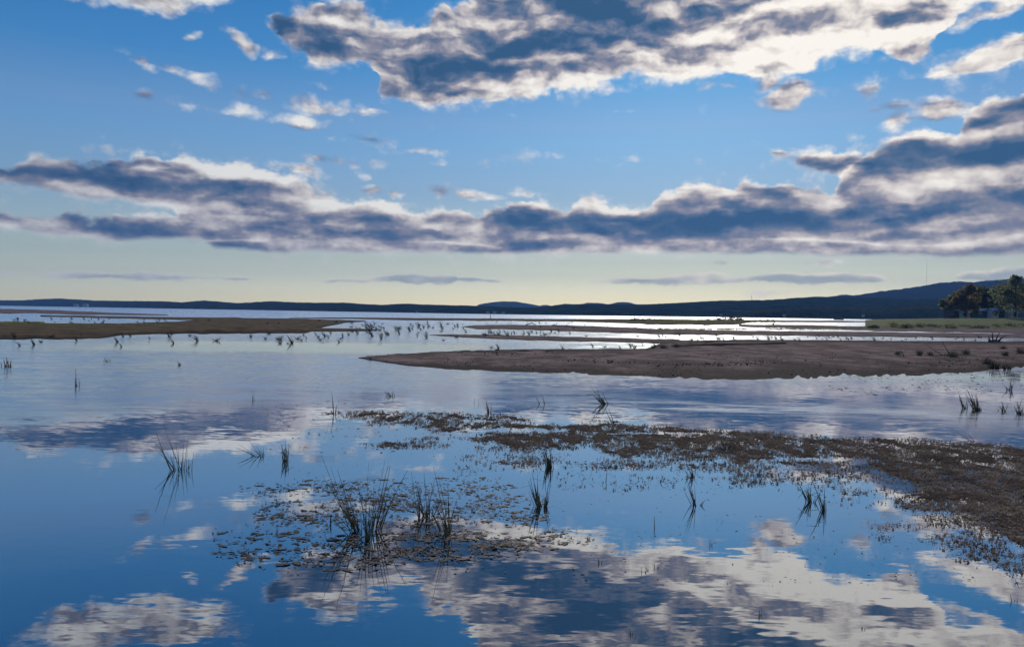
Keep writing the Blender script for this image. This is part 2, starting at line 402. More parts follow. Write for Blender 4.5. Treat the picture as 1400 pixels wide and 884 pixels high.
def sand_material(name, dry, damp, dark):
    m = bpy.data.materials.new(name); m.use_nodes = True; t = m.node_tree; b = t.nodes['Principled BSDF']
    g = t.nodes.new('ShaderNodeNewGeometry'); px_, py_, pz_ = sep(t, g.outputs['Position'])
    mp = t.nodes.new('ShaderNodeMapping'); t.links.new(g.outputs['Position'], mp.inputs[0]); mp.inputs['Scale'].default_value = (0.8, 0.45, 1.0)
    n = noise(t, mp.outputs[0], 0.5, 9, 0.7); n2_ = noise(t, mp.outputs[0], 3.0, 6, 0.7)
    c1_ = mixc(t, n.step(0.38, 0.62), damp, dry)
    c1_ = mixc(t, n2_.step(0.52, 0.68) * 0.55, c1_, dark)
    wet = (pz_ + (n2_ - 0.5) * 0.05).step(0.015, 0.07)         # the strip the water keeps wet
    c1_ = mixc(t, wet, dark, c1_)
    t.links.new(c1_, b.inputs['Base Color'])
    r = wet * 0.15 + 0.85; t.links.new(r.s, b.inputs['Roughness']); b.inputs['Specular IOR Level'].default_value = 0.01
    bn = t.nodes.new('ShaderNodeBump'); bn.inputs['Distance'].default_value = 0.12; bn.inputs['Strength'].default_value = 0.8
    t.links.new((n * 2.0 + n2_ * 0.6).s, bn.inputs['Height']); t.links.new(bn.outputs[0], b.inputs['Normal'])
    return m
M_sand = sand_material('wet sand', (0.32, 0.225, 0.185), (0.14, 0.1, 0.084), (0.065, 0.049, 0.042))
M_sando = sand_material('grassy sand', (0.2, 0.142, 0.08), (0.1, 0.072, 0.042), (0.045, 0.034, 0.022))
M_mud = sand_material('mud', (0.2, 0.15, 0.115), (0.13, 0.096, 0.075), (0.06, 0.045, 0.036))

# ------------------------------------------------------------------ water
def water_material():
    m = bpy.data.materials.new('lake water'); m.use_nodes = True; t = m.node_tree; t.nodes.clear()
    g = t.nodes.new('ShaderNodeNewGeometry'); X, Y, Z = sep(t, g.outputs['Position'])
    dist = (X * X + Y * Y)._m('SQRT')
    # wind: calm under the near bank, ruffled farther out, in patches
    pat = noise(t, xyz(t, X * 0.35, Y, 0.0), 0.05, 3, 0.5)
    pat2 = noise(t, xyz(t, X * 0.4, Y * 1.0, 4.0), 0.35, 3, 0.5)
    far = dist.step(26, 48)
    lake = dist.step(120, 260)
    band = (1.0 - (Y - 68.0).abs().step(6.0, 14.0)) * (1.0 - (X + 18.0).abs().step(8.0, 22.0))     # smooth lane off the sandbar's tip
    band = band.max((1.0 - (Y - 38.0).abs().step(7.0, 12.0)) * X.step(-12.0, 10.0))                  # and in the lee of its near side
    amp_ = pat2.step(0.35, 0.65) * 0.0025 + 0.001 + dist.step(17, 25) * 0.004 + far * (pat.step(0.3, 0.7) * 0.045 + 0.025) + lake * 0.04
    amp_ = amp_ * (1.0 - band * 0.85)
    near = 1.0 - dist.step(8.5, 12.5)
    amp_ = amp_ + near * 0.003
    q_ = xyz(t, X * 0.45, Y, 0.0)
    a_ = noise(t, q_, 2.2, 4, 0.6, color=True)
    b_ = noise(t, xyz(t, X * 0.35, Y, 7.0), 9.0, 2, 0.5, color=True)
    nx = ((a_[0] - 0.5) * 1.4 + (b_[0] - 0.5) * 1.2) * amp_ * 2.0
    ny = ((a_[1] - 0.5) * 2.4 + (b_[1] - 0.5) * 2.0) * amp_ * 2.0
    vn = t.nodes.new('ShaderNodeVectorMath'); vn.operation = 'NORMALIZE'; t.links.new(xyz(t, nx, ny, 1.0), vn.inputs[0])
    gl = t.nodes.new('ShaderNodeBsdfGlossy'); gl.inputs['Color'].default_value = (0.93, 0.96, 1.0, 1); rip = noise(t, xyz(t, X * 0.3, Y * 1.0, 2.0), 1.3, 5, 0.65).step(0.36, 0.62)       # cat's-paws: smooth and rough dashes
    rg_ = dist.step(24, 31) * (1.0 - band * 0.8) * (rip * 0.15 + 0.08) + lake * 0.08; t.links.new(rg_.s, gl.inputs['Roughness'])
    t.links.new(vn.outputs[0], gl.inputs['Normal'])
    df = t.nodes.new('ShaderNodeBsdfDiffuse'); df.inputs['Color'].default_value = (0.01, 0.022, 0.035, 1)
    lw = t.nodes.new('ShaderNodeLayerWeight'); lw.inputs['Blend'].default_value = 0.5
    f = V(t, lw.outputs['Facing']).pow(2.6) * 0.8 + 0.18
    ms = t.nodes.new('ShaderNodeMixShader'); t.links.new(f.s, ms.inputs[0]); t.links.new(df.outputs[0], ms.inputs[1]); t.links.new(gl.outputs[0], ms.inputs[2])
    out = t.nodes.new('ShaderNodeOutputMaterial'); t.links.new(ms.outputs[0], out.inputs[0])
    return m
W = 3640.0
water = obj('water', mesh('water', [(-W, -W, 0), (W, -W, 0), (W, W, 0), (-W, W, 0)], [(0, 1, 2, 3)], water_material()))
tag(water, kind='structure')
bed = obj('lake_bed', mesh('lake_bed', [(-W, -W, -0.6), (W, -W, -0.6), (W, W, -0.6), (-W, W, -0.6)], [(0, 1, 2, 3)], M_mud)); tag(bed, kind='structure')

# ------------------------------------------------------------------ sandbars
def bar(top, bot, H, mat, name='sandbar', step=3.0, rows=9, seed=0.0, rough=0.25, sink=0.03, nsc=0.5):
    """a low bar of sand between two shorelines given as sight lines over the water"""
    x0 = max(top[0][0], bot[0][0]); x1 = min(top[-1][0], bot[-1][0])
    n = max(8, int((x1 - x0) / step)); vs, fs = [], []
    for i in range(n + 1):
        px = x0 + (x1 - x0) * i / n
        k = min(1.0, max(0.0, (lerp_tab(bot, px) - lerp_tab(top, px)) / 6))
        jag = lambda o: k * (.9 * MN.noise(Vector((px * .045, o, seed))) + .16 * MN.noise(Vector((px * .13, o, seed))))
        a, b = ground(px, lerp_tab(bot, px) + jag(1.0)), ground(px, lerp_tab(top, px) + .6 * jag(7.0))
        ends = min(1.0, i / 6.0, (n - i) / 6.0) if True else 1
        for j in range(rows + 1):
            t = j / rows
            tt = -0.12 + 1.24 * t
            p = a.lerp(b, tt)
            q = fbm(p.x * nsc * 0.5 + seed, p.y * nsc * 0.25, seed)
            prof = max(0.0, 1 - abs(2 * t - 1)) ** 0.5
            edge_ = 0.12 * (1 if tt > 0 and tt < 1 else 0)
            z = .012 * fbm(p.x * 1.7, p.y * .8, seed + 3, 4) + H * (prof * 1.1 - 0.28 + rough * q * (0.35 + prof)) * (0.4 + 0.6 * ends) - sink * (1 - ends)
            if j in (0, rows): z = -0.12
            vs.append((p.x, p.y, z))
    w = rows + 1
    for i in range(n):
        for j in range(rows):
            fs.append((i * w + j, (i + 1) * w + j, (i + 1) * w + j + 1, i * w + j + 1))
    return tag(obj(name, mesh(name, vs, fs, mat, True)), kind='structure')
# the broad bar that comes in from the right
bar([(490, 488.5), (540, 484.5), (600, 481.5), (650, 479.5), (750, 478.2), (860, 478), (885, 477), (905, 470), (925, 466.5), (1000, 465.5), (1150, 466), (1350, 468), (1400, 467.5), (1560, 468)],
    [(490, 489.5), (515, 493), (560, 499), (620, 502.5), (700, 505), (800, 508), (900, 510), (1000, 510.5), (1100, 509.5), (1250, 506.5), (1330, 503.5), (1345, 501), (1400, 498), (1560, 503)], 0.11, M_sand, rows=26, step=2.5, seed=3.1, rough=0.3)
bar([(585, 457.2), (640, 457), (700, 458.5), (775, 460.2), (850, 462), (890, 463.2), (930, 463)], [(585, 458), (640, 461.5), (700, 464), (775, 466.3), (850, 468), (900, 469.5), (930, 466)], 0.09, M_sand, seed=8.2)
bar([(632, 446), (650, 444.2), (700, 444), (775, 444.6), (840, 446.5), (900, 449.6), (1025, 452), (1150, 453), (1350, 456), (1560, 457)],
    [(632, 447), (650, 449.5), (700, 450.5), (775, 452.6), (840, 454.5), (900, 457), (1025, 458.2), (1150, 459.7), (1350, 461.5), (1560, 464)], 0.12, M_sand, seed=5.7)
bar([(395, 434.2), (480, 433.8), (560, 434.5), (640, 435), (775, 436), (900, 436), (1025, 437.2), (1150, 438.3), (1195, 439)],
    [(395, 435.2), (480, 435.8), (560, 437.5), (640, 438.2), (775, 439.5), (900, 443.2), (1000, 444.5), (1030, 440.2), (1150, 440.5), (1195, 440.5)], 0.13, M_sando, seed=2.4)
bar([(1010, 443), (1100, 444.3), (1150, 445.6), (1200, 446), (1400, 446.5), (1560, 447)], [(1010, 447), (1100, 448.6), (1150, 450), (1200, 452), (1400, 456), (1560, 457)], 0.2, M_sand, seed=6.6)
bar([(-160, 440), (0, 441), (70, 442), (160, 442.5), (240, 440), (300, 434.5), (420, 436), (470, 437.5), (500, 438.2)],
    [(-160, 464), (0, 462.5), (80, 461.8), (135, 461), (150, 459), (170, 457), (250, 454.8), (320, 454), (420, 453.2), (440, 447), (470, 441.5), (500, 439.4)], 0.15, M_sando, rows=14, seed=1.2)
bar([(400, 448.3), (440, 448.3), (480, 449), (522, 450.8)], [(400, 453.5), (440, 453.2), (480, 453), (522, 452)], 0.09, M_sando, seed=9.9)
bar([(-160, 420.5), (0, 422), (60, 423.4), (125, 426.2), (230, 430)], [(-160, 427), (0, 428), (60, 428.3), (125, 430), (230, 431)], 0.2, M_sand, seed=4.4)
bar([(55, 430.6), (125, 431.8), (200, 433), (255, 433.5), (330, 434)], [(55, 432.6), (125, 434.3), (200, 436), (255, 437.2), (330, 438)], 0.18, M_sando, seed=7.7)
bar([(640, 480.5), (700, 479.8), (760, 480.5)], [(640, 481.2), (700, 482.2), (760, 482.4)], 0.10, M_mud, seed=12.1)
# ------------------------------------------------------------------ far shore and hills
def hill_material(name, stops, scale):
    m = matte(name, stops, scale, 0.95, coord='World', detail=8, spec=0.0); m.node_tree.nodes['Principled BSDF'].inputs['Roughness'].default_value = 1.0; return m
M_wood1 = hill_material('far forest', [(0.004, 0.012, 0.016), (0.015, 0.032, 0.036), (0.045, 0.07, 0.055)], 0.045)
M_wood2 = hill_material('mixed forest', [(0.01, 0.018, 0.014), (0.022, 0.034, 0.022), (0.06, 0.06, 0.026), (0.03, 0.038, 0.026)], 0.09)
M_mount = hill_material('mountain forest', [(0.012, 0.018, 0.026), (0.02, 0.028, 0.038)], 0.008)
SHORE = [(-260, 2200), (0, 2400), (250, 1500), (450, 1130), (650, 900), (900, 860), (1150, 980), (1250, 900), (1400, 800), (1700, 700)]
def shore_dist(px, yb=None):
    return lerp_tab(SHORE, px)
def hill(top, front, depth, mat, x0=-240, x1=1640, cols=900, rows=14, tree=2.0, seed=0.0, name='hill', zfront=0.0, lump=0.0):
    vs, fs = [], []
    for i in range(cols + 1):
        px = x0 + (x1 - x0) * i / cols
        df = front(px); dc = df + depth
        zc = at_dist(px, lerp_tab(top, px), dc).z
        d = ray(px, 430); ux, uy = d.x / d.y, 1.0
        for j in range(rows + 1):
            t = j / rows * 1.35
            dd = df + depth * t
            if t <= 1: s = (1 - (1 - t) ** 2.2)
            else: s = 1 - ((t - 1) / 0.35) ** 2 * 0.6
            z = zfront + (zc - zfront) * s
            x, y = ux * dd, dd
            k = fbm(x * 0.02 + seed, y * 0.02, seed, 3)
            crest = max(0.0, 1 - abs(t - 1) * 5) if j > 1 else 1.0
            jt = MN.noise(Vector((x * 0.04, y * 0.04, seed))) * .6 + crest * (MN.noise(Vector((x * 0.16, y * 0.16, seed))) + 0.8 * MN.noise(Vector((x * 0.45, y * 0.3, seed))))
            if j == 0: z = -0.5
            else: z += tree * (jt + 0.2) * min(1, t * 6 + 0.4) + lump * k * min(1, t * 3)
            if j == 1: z = max(z, zfront + (zc - zfront) * 0.12 + tree * (1.8 + jt)) 
            vs.append((x, y, z))
    w = rows + 1
    for i in range(cols):
        for j in range(rows): fs.append((i * w + j, (i + 1) * w + j, (i + 1) * w + j + 1, i * w + j + 1))
    return tag(obj(name, mesh(name, vs, fs, mat, True)), kind='structure')
RIDGE = [(-260, 408), (0, 410.5), (30, 410.5), (55, 409), (80, 408), (105, 409.5), (130, 411), (170, 411.5), (225, 412), (250, 413.5), (265, 412), (280, 410.8), (300, 412.5), (325, 414.5), (350, 413), (370, 412), (400, 413.5), (440, 414),
         (470, 414), (500, 416), (520, 417), (555, 415.2), (575, 416.5), (600, 417), (650, 418.5), (690, 420), (715, 421), (740, 420.5), (760, 417.5), (800, 416.5), (870, 416.8), (900, 416), (930, 414.5), (975, 412), (1000, 411.5), (1050, 411), (1080, 408.5), (1110, 406.5), (1150, 407), (1250, 410), (1400, 408), (1700, 405)]
hill([(640, 424), (655, 416), (670, 413.3), (685, 412), (705, 412.2), (722, 415), (738, 418), (745, 416.5), (754, 418), (772, 415.2), (790, 416), (803, 414), (815, 413.6), (832, 416), (845, 413), (855, 412.6), (868, 415.5), (890, 420)], lambda p: 3200, 300, M_wood1, 640, 890, 130, 6, 2.0, 3.3, name='far_mountain')
hill([(1060, 425), (1100, 412), (1140, 406), (1170, 405), (1200, 401), (1230, 397.5), (1255, 394), (1275, 390), (1285, 388.6), (1310, 388.5), (1325, 388.6), (1340, 387), (1370, 385), (1400, 383.5), (1480, 381), (1640, 384)], lambda p: 1600, 900, M_mount, 1060, 1640, 500, 30, 1.6, 7.1, name='mountain', lump=5)
hill(RIDGE, shore_dist, 420, M_wood1, cols=1000, rows=14, tree=1.3, seed=1.7)
# nearer wooded point on the right shore, with paler and yellowing trees
hill([(1000, 433), (1020, 427), (1045, 423), (1080, 421), (1120, 420), (1160, 420.5), (1200, 421.5), (1230, 419), (1250, 417.8), (1275, 419.5), (1300, 420), (1640, 420)], lambda p: shore_dist(p) - 60, 40, M_wood2, 1000, 1640, 460, 8, 1.6, 5.9, name='wooded_point')

# ------------------------------------------------------------------ grassy bank on the right
M_grass = matte('bank grass', [(0.05, 0.075, 0.016), (0.1, 0.12, 0.03), (0.17, 0.16, 0.05)], 0.25, 0.9, 0.15, 1.5, coord='World')
BTOP = [(1180, 440), (1200, 437.8), (1250, 436.6), (1290, 435.4), (1340, 434.8), (1700, 433.5)]
vs, fs = [], []; cols, rows = 150, 14
for i in range(cols + 1):
    px = 1183 + 517 * i / cols
    a = ground(px, 446.5 + min(2.5, (px - 1183) * 0.05), 0.0); 
    k = min(1.0, (px - 1183) / 60.0)
    b = at_dist(px, lerp_tab(BTOP, px), a.y + 12 + 40 * k)
    for j in range(rows + 1):
        t = j / rows
        if t < 0.6: p = a.lerp(b, t / 0.6); s = (t / 0.6)
        else: p = Vector((b.x * (1 + (t - .6) * 1.2), b.y * (1 + (t - .6) * 1.2), b.z)); s = 1
        z = a.z + (b.z - a.z) * (s ** 0.75) + 0.12 * fbm(p.x * .3, p.y * .3, 4)
        if j == 0: z = -0.1
        vs.append((p.x, p.y, z))
w = rows + 1
for i in range(cols):
    for j in range(rows): fs.append((i * w + j, (i + 1) * w + j, (i + 1) * w + j + 1, i * w + j + 1))
tag(obj('grass_bank', mesh('grass_bank', vs, fs, M_grass, True)), kind='structure')

# ------------------------------------------------------------------ foliage
def leaf_cloud(vs, fs, c, r, n, size, rg, flat=1.0):
    """n small leaf-clump faces spread through an ellipsoid, thicker towards its outside"""
    for _ in range(n):
        while True:
            d = Vector((rg.uniform(-1, 1), rg.uniform(-1, 1), rg.uniform(-1, 1)))
            if 0.05 < d.length < 1: break
        d = d.normalized() * (d.length ** 0.4) 
        p = Vector((c[0] + d.x * r[0], c[1] + d.y * r[1], c[2] + d.z * r[2]))
        s = size * rg.uniform(0.5, 1.4)
        a = Vector((rg.gauss(0, 1), rg.gauss(0, 1), rg.gauss(0, 1))).normalized(); b = a.orthogonal().normalized()
        b = (b + a.cross(b) * rg.uniform(-1, 1)).normalized()
        k = len(vs)
        vs += [p - a * s, p + b * s * 0.7, p + a * s, p - b * s * 0.6 + a * s * 0.2]
        fs.append((k, k + 1, k + 2, k + 3))
def foliage_mat(name, stops, sc=0.5): return matte(name, stops, sc, 0.8, coord='World', trans=0.8, spec=0.15, detail=4)
M_fg = [foliage_mat('dark green foliage', [(0.14, 0.16, 0.07), (0.23, 0.25, 0.11), (0.32, 0.32, 0.14)]),
        foliage_mat('olive orange foliage', [(0.16, 0.14, 0.06), (0.26, 0.2, 0.08), (0.34, 0.24, 0.1)]),
        foliage_mat('rust foliage', [(0.1, 0.05, 0.022), (0.22, 0.10, 0.05), (0.28, 0.15, 0.06)]),
        foliage_mat('yellow green foliage', [(0.07, 0.085, 0.03), (0.15, 0.16, 0.055), (0.24, 0.22, 0.08)])]
M_fg.append(foliage_mat('dark willow foliage', [(0.03, 0.04, 0.02), (0.055, 0.07, 0.035), (0.08, 0.095, 0.045)]))
def tree(name, px, ytop, ybase, dist, wpx, mat, label, blobs, seed=1, lean=0.0, leaf=0.42, group='trees on the right bank'):
    rg = random.Random(seed)
    base = at_dist(px, ybase, dist); base.z -= 0.4
    H = at_dist(px, ytop, dist).z - base.z; Wd = dist * wpx * 1.15 / FPX
    root = empty(name, base)
    tag(root, label, 'tree', group)
    vs, fs = [], []
    pts = [Vector((lean * H * t * t, 0, H * 0.8 * t)) for t in (0, .2, .45, .7, 1)]
    tube(vs, fs, pts, [H * 0.028 * (1 - 0.85 * t) for t in (0, .2, .45, .7, 1)], 7)
    tr = obj('trunk', mesh('trunk', vs, fs, M_bark, True), root)
    vs, fs = [], []
    for k in range(9):
        a = rg.uniform(0, 6.28); h = H * rg.uniform(0.25, 0.7); L = Wd * rg.uniform(0.25, 0.5)
        o_ = Vector((lean * H * (h / (H * .8)) ** 2, 0, h))
        q = [o_, o_ + Vector((math.cos(a) * L * .5, math.sin(a) * L * .5, H * .08)), o_ + Vector((math.cos(a) * L, math.sin(a) * L, H * .2))]
        tube(vs, fs, q, [H * .011, H * .007, H * .003], 5)
    obj('limb', mesh('limb', vs, fs, M_bark, True), tr)
    vs, fs = [], []
    for (bx, bz, bw, bh) in blobs:            # crown masses, as fractions of width and height
        c = Vector((bx * Wd, rg.uniform(-.12, .12) * Wd, bz * H)); rr = (bw * Wd, bw * Wd * 0.8, bh * H)
        for _ in range(13):                   # each mass is a handful of smaller clumps
            d = Vector((rg.gauss(0, .45), rg.gauss(0, .45), rg.gauss(0, .45)))
            cc = (c.x + d.x * rr[0], c.y + d.y * rr[1], c.z + d.z * rr[2]); f = rg.uniform(.3, .55)
            leaf_cloud(vs, fs, cc, (rr[0] * f, rr[1] * f, rr[2] * f), int(43 * bw * 4), leaf, rg)
    obj('crown', mesh('crown', vs, fs, mat), root)
    return root
TD = 330
tree('maple_tree', 1303, 399.5, 431, TD, 26, M_fg[0], 'small dark tree leaning out leftmost of the trees on the right bank', [(-.35, .55, .3, .2), (.05, .75, .32, .22), (-.1, .5, .35, .25), (.15, .9, .15, .1)], 3, -.12)
tree('maple_tree', 1320, 387.5, 431, TD - 8, 30, M_fg[1], 'tall olive and orange tree beside the small dark leaning one', [(-.1, .35, .42, .2), (.05, .6, .42, .22), (.1, .82, .28, .16), (-.3, .5, .25, .2), (.2, .3, .35, .2)], 4)
tree('maple_tree', 1333, 392, 431, TD + 6, 18, M_fg[2], 'narrow rust red tree between two greener trees', [(0, .4, .4, .25), (.05, .7, .4, .22), (.1, .88, .25, .1)], 5)
tree('ash_tree', 1347, 389.5, 431, TD, 30, M_fg[3], 'loose yellowish green tree with sky showing through, behind the low teal cottage', [(-.2, .4, .35, .2), (.15, .75, .4, .14), (-.15, .7, .35, .2), (.35, .5, .18, .2), (.1, .3, .35, .15)], 6)
tree('maple_tree', 1370, 385, 431, TD + 5, 24, M_fg[0], 'dark green tree filling the gap left of the tallest tree', [(0, .35, .45, .2), (.1, .6, .42, .2), (.2, .8, .3, .12)], 7)
tree('oak_tree', 1388, 376.5, 432, TD - 20, 40, M_fg[0], 'tallest tree on the bank, dark, with two ragged tops', [(-.1, .35, .42, .18), (-.15, .6, .42, .2), (-.22, .82, .22, .13), (.2, .85, .16, .08), (.2, .55, .4, .2), (.0, .93, .1, .06)], 8)
tree('maple_tree', 1402, 385, 432, TD - 12, 34, M_fg[1], 'brownish green tree cut by the right edge of the picture', [(0, .4, .45, .2), (0, .65, .42, .2), (.1, .82, .3, .14)], 9)
tree('maple_tree', 1440, 380, 432, TD - 10, 44, M_fg[0], 'dark tree standing beyond the brownish one at the end of the row', [(0, .4, .45, .2), (0, .65, .42, .2), (.1, .82, .3, .14)], 10)

def bush(px, ybase, wpx, hpx, mat, label, dist=None, seed=1, group=None, n=420, leaf=0.16, name='willow_bush'):
    rg = random.Random(seed)
    b = ground(px, ybase) if dist is None else at_dist(px, ybase, dist)
    d = b.y; w_, h_ = wpx * d / FPX, hpx * d / FPX
    vs, fs = [], []
    for k in range(12):
        x = rg.uniform(-.4, .4); hh = h_ * (1 - 1.6 * x * x) * rg.uniform(.5, .85)
        leaf_cloud(vs, fs, (x * w_, rg.uniform(-.25, .25) * w_, hh * .55), (w_ * .2, w_ * .2, hh * .5), n // 12, leaf, rg)
    root = empty(name, b); tag(root, label, 'bush', group)
    obj('foliage', mesh('foliage', vs, fs, mat), root)
    vs, fs = [], []
    for k in range(7):
        x = rg.uniform(-.35, .35) * w_
        tube(vs, fs, [Vector((x * .3, 0, -0.1)), Vector((x * .7, 0, h_ * .4)), Vector((x, rg.uniform(-.1, .1), h_ * rg.uniform(.6, .8)))], [.05, .035, .02], 4)
    obj('stem', mesh('stem', vs, fs, M_bark), root)
    return root
bush(995, 438, 34, 10, M_fg[4], 'broad dark bush on the grassy islet in mid channel', seed=21, n=1500, leaf=.2)
bush(979, 437.8, 13, 5.5, M_fg[4], 'low bush at the left foot of the broad dark islet bush', seed=22, n=500, leaf=.18)
bush(1011, 438, 12, 5.5, M_fg[4], 'low bush at the right foot of the broad dark islet bush', seed=23, n=500, leaf=.18)
bush(967.5, 437, 7, 4.5, M_fg[4], 'lone round bush left of the islet bushes', seed=24, n=260, leaf=.16)
for i, (x, y, w_, h_) in enumerate([(1195, 447, 14, 6), (1222, 446, 16, 9), (1240, 447, 14, 8), (1258, 446, 16, 8), (1275, 446, 18, 7), (1296, 447, 16, 8), (1318, 446, 18, 6), (1340, 447, 20, 6), (1362, 446, 16, 7), (1384, 446, 18, 9), (1402, 446, 14, 8)]):
    bush(x, y + 2.6, w_ * 1.25, h_ + 1.5, M_fg[(4, 3, 4, 3, 4, 3, 3, 4, 3, 4, 1)[i]], ['low clump at the left tip of the grassy bank', 'taller dark shrub near the left tip of the grassy bank', 'shrub behind the thin leaning stick at the bank', 'yellow green shrub in front of the far wooded point', 'dark shrub at the water edge of the bank, left of the tree row', 'shrub below the small leaning tree', 'low yellow green clump below the olive and orange tree', 'wide dark low shrub below the teal cottage', 'yellow green clump below the pale shed', 'tall dark shrub below the tallest tree', 'rusty shrub at the right edge of the bank'][i], seed=40 + i, group='shrubs along the grassy bank', n=520, leaf=.13)

# grass and sedge along the crest of the low bars: too many blades to count
def sedge(name, areas, n, mat, h=(0.1, 0.3), seed=1, lean=-0.3):
    rg = random.Random(seed); vs, fs = [], []
    for _ in range(n):
        x0, x1, y0, y1 = rg.choice(areas)
        p = ground(rg.uniform(x0, x1), rg.uniform(y0, y1)); s = rg.uniform(*h) * (0.6 + p.y / 150)
        for k in range(4):
            a = p + Vector((rg.gauss(0, .06), rg.gauss(0, .06), 0)) * (p.y / 60); w_ = 0.012 * p.y / 40
            tip = a + Vector((rg.gauss(lean, .4) * s, rg.gauss(0, .3) * s, s * rg.uniform(.6, 1.1)))
            i = len(vs); vs += [a - Vector((w_, 0, 0.05)), a + Vector((w_, 0, -0.05)), tip]; fs.append((i, i + 1, i + 2))
    return tag(obj(name, mesh(name, vs, fs, mat)), kind='stuff', label='short sedge and grass growing along the low sandbars', cat=None)
sedge('sedge', [(905, 1060, 437.5, 441), (905, 1060, 437.5, 441), (640, 900, 436.8, 439), (1195, 1400, 447.5, 450), (1195, 1400, 447.5, 450), (10, 240, 443, 447), (860, 905, 436, 440), (900, 1020, 449.5, 451), (1040, 1190, 449, 451), (0, 60, 440.5, 442.5)], 2600, M_fg[3], seed=5, h=(.1, .28))
# ------------------------------------------------------------------ houses, masts and boats
M_white = matte('white painted boards', [(0.5, 0.5, 0.5), (0.65, 0.65, 0.64)], 1.5, 0.6)
M_teal = matte('teal painted boards', [(0.05, 0.12, 0.13), (0.08, 0.17, 0.18)], 1.5, 0.7)
M_mauve = matte('weathered mauve boards', [(0.09, 0.07, 0.09), (0.14, 0.11, 0.13)], 1.5, 0.8)
M_roof = matte('grey shingles', [(0.10, 0.10, 0.11), (0.18, 0.18, 0.19)], 3, 0.8)
M_roofp = matte('pale metal roof', [(0.35, 0.38, 0.42), (0.5, 0.52, 0.55)], 2, 0.4)
M_glass = matte('window glass', [(0.02, 0.025, 0.03), (0.03, 0.04, 0.05)], 1, 0.08, spec=0.8)
M_hull = matte('dark hull', [(0.02, 0.025, 0.035), (0.04, 0.045, 0.06)], 2, 0.5)
M_steel = matte('galvanised steel', [(0.2, 0.2, 0.21), (0.3, 0.3, 0.31)], 2, 0.5)
def cottage(px, ybase, dist, L, D, H, rise, wall, roof, label, rz=0.0, windows=2, door=True, group=None, name='cottage'):
    b = at_dist(px, ybase, dist)
    root = empty(name, b, rz); tag(root, label, 'house', group)
    # walls with gables as one shell
    x, y = L / 2, D / 2
    vs = [(-x, -y, -1.5), (x, -y, -1.5), (x, y, -1.5), (-x, y, -1.5), (-x, -y, H), (x, -y, H), (x, y, H), (-x, y, H), (-x, 0, H + rise), (x, 0, H + rise)]
    obj('wall', mesh('wall', vs, [(0, 1, 5, 4), (1, 2, 6, 9, 5), (2, 3, 7, 6), (3, 0, 4, 8, 7)], wall), root)
    o = 0.35; t = 0.18; k = rise / y; e = H - o * k
    vs = [(-x - o, -y - o, e), (x + o, -y - o, e), (x + o, 0, H + rise), (-x - o, 0, H + rise), (x + o, y + o, e), (-x - o, y + o, e)]
    vs = [(a, b_, c + .02) for a, b_, c in vs] + [(a, b_, c + t) for a, b_, c in vs]
    fs = [(0, 1, 2, 3), (3, 2, 4, 5), (9, 8, 7, 6), (11, 10, 8, 9), (0, 6, 7, 1), (4, 10, 11, 5), (1, 7, 8, 2), (2, 8, 10, 4), (0, 3, 9, 6), (3, 5, 11, 9)]
    obj('roof', mesh('roof', vs, fs, roof), root)
    n = windows + (1 if door else 0)
    for i in range(n):
        cx = -x + L * (i + .5) / n
        if door and i == n // 2:
            v, f = [], []; box(v, f, (cx, -y - .03, 1.0), (.95, .08, 2.0)); obj('door', mesh('door', v, f, M_mauve), root)
        else:
            v, f = [], []; box(v, f, (cx, -y - .03, H * .58), (1.2, .1, 1.1)); w_ = obj('window', mesh('window', v, f, M_white), root)
            v, f = [], []; box(v, f, (cx, -y - .095, H * .58), (1.0, .03, .9)); obj('pane', mesh('pane', v, f, M_glass), w_)
    return root
cottage(1341, 431.3, 322, 5.2, 5, 1.9, .9, M_teal, M_roofp, 'low teal cottage with a pale roof under the trees on the right bank')
cottage(1357, 431.4, 318, 2.4, 4, 2.1, .8, M_white, M_roofp, 'small pale shed between the teal cottage and the dark house')
cottage(1366.5, 431.4, 320, 3.4, 5, 2.0, 1.0, M_mauve, M_roof, 'dark house with pale windows right of the small pale shed')
cottage(1382, 431.8, 316, 3.6, 3, 1.3, .8, M_roofp, M_roofp, 'low grey greenhouse farthest right along the bank', windows=3, door=False)
cottage(1303, 431.6, 330, 5.0, 5, 1.8, 1.1, M_mauve, M_roof, 'mauve house beneath the small dark leaning tree')
cottage(1316, 431.6, 326, 1.6, 2, 1.3, .5, M_white, M_roofp, 'tiny white hut at the foot of the olive and orange tree', windows=1, door=False)
cottage(1326, 431.6, 326, 1.2, 2, 1.2, .4, M_white, M_roofp, 'tiny white hut left of the teal cottage', windows=1, door=False)
FH = [(986, 430.8, 3.4, 'white boathouse on the far shore above the islet bushes'), (667, 428, 5, 'leftmost white cottage of the row on the far middle shore'), (676, 428, 6, 'middle white cottage of the row on the far middle shore'), (688, 428.2, 4.5, 'rightmost white cottage of the row on the far middle shore'),
      (997, 416.8, 5, 'smaller of the two pale houses high on the wooded ridge'), (1010, 417, 8, 'wider of the two pale houses high on the wooded ridge'), (1063, 413.6, 6, 'pale house high on the ridge left of the mountain'), (104, 418.2, 7, 'left one of two pale houses on the far left shore'), (117, 418.2, 8, 'right one of two pale houses on the far left shore'),
      (570, 427.2, 3.5, 'tiny pale cottage alone on the far shore, left of centre'), (1072, 431.6, 4, 'pale cottage at the water under the mixed wood'), (1180, 431.5, 4, 'pale cottage at the right end of the far water')]
for i, (x, y, wpx, lab) in enumerate(FH):
    d = shore_dist(x) - 8 if y > 417.5 else shore_dist(x) + 250
    if x > 1050 and y > 425: d = shore_dist(x) - 66
    s = wpx * d / FPX * .8
    cottage(x, y, d, s, s * .7, s * .28, s * .22, M_white, M_roofp, lab, windows=2, door=False, group='houses along the far shore')

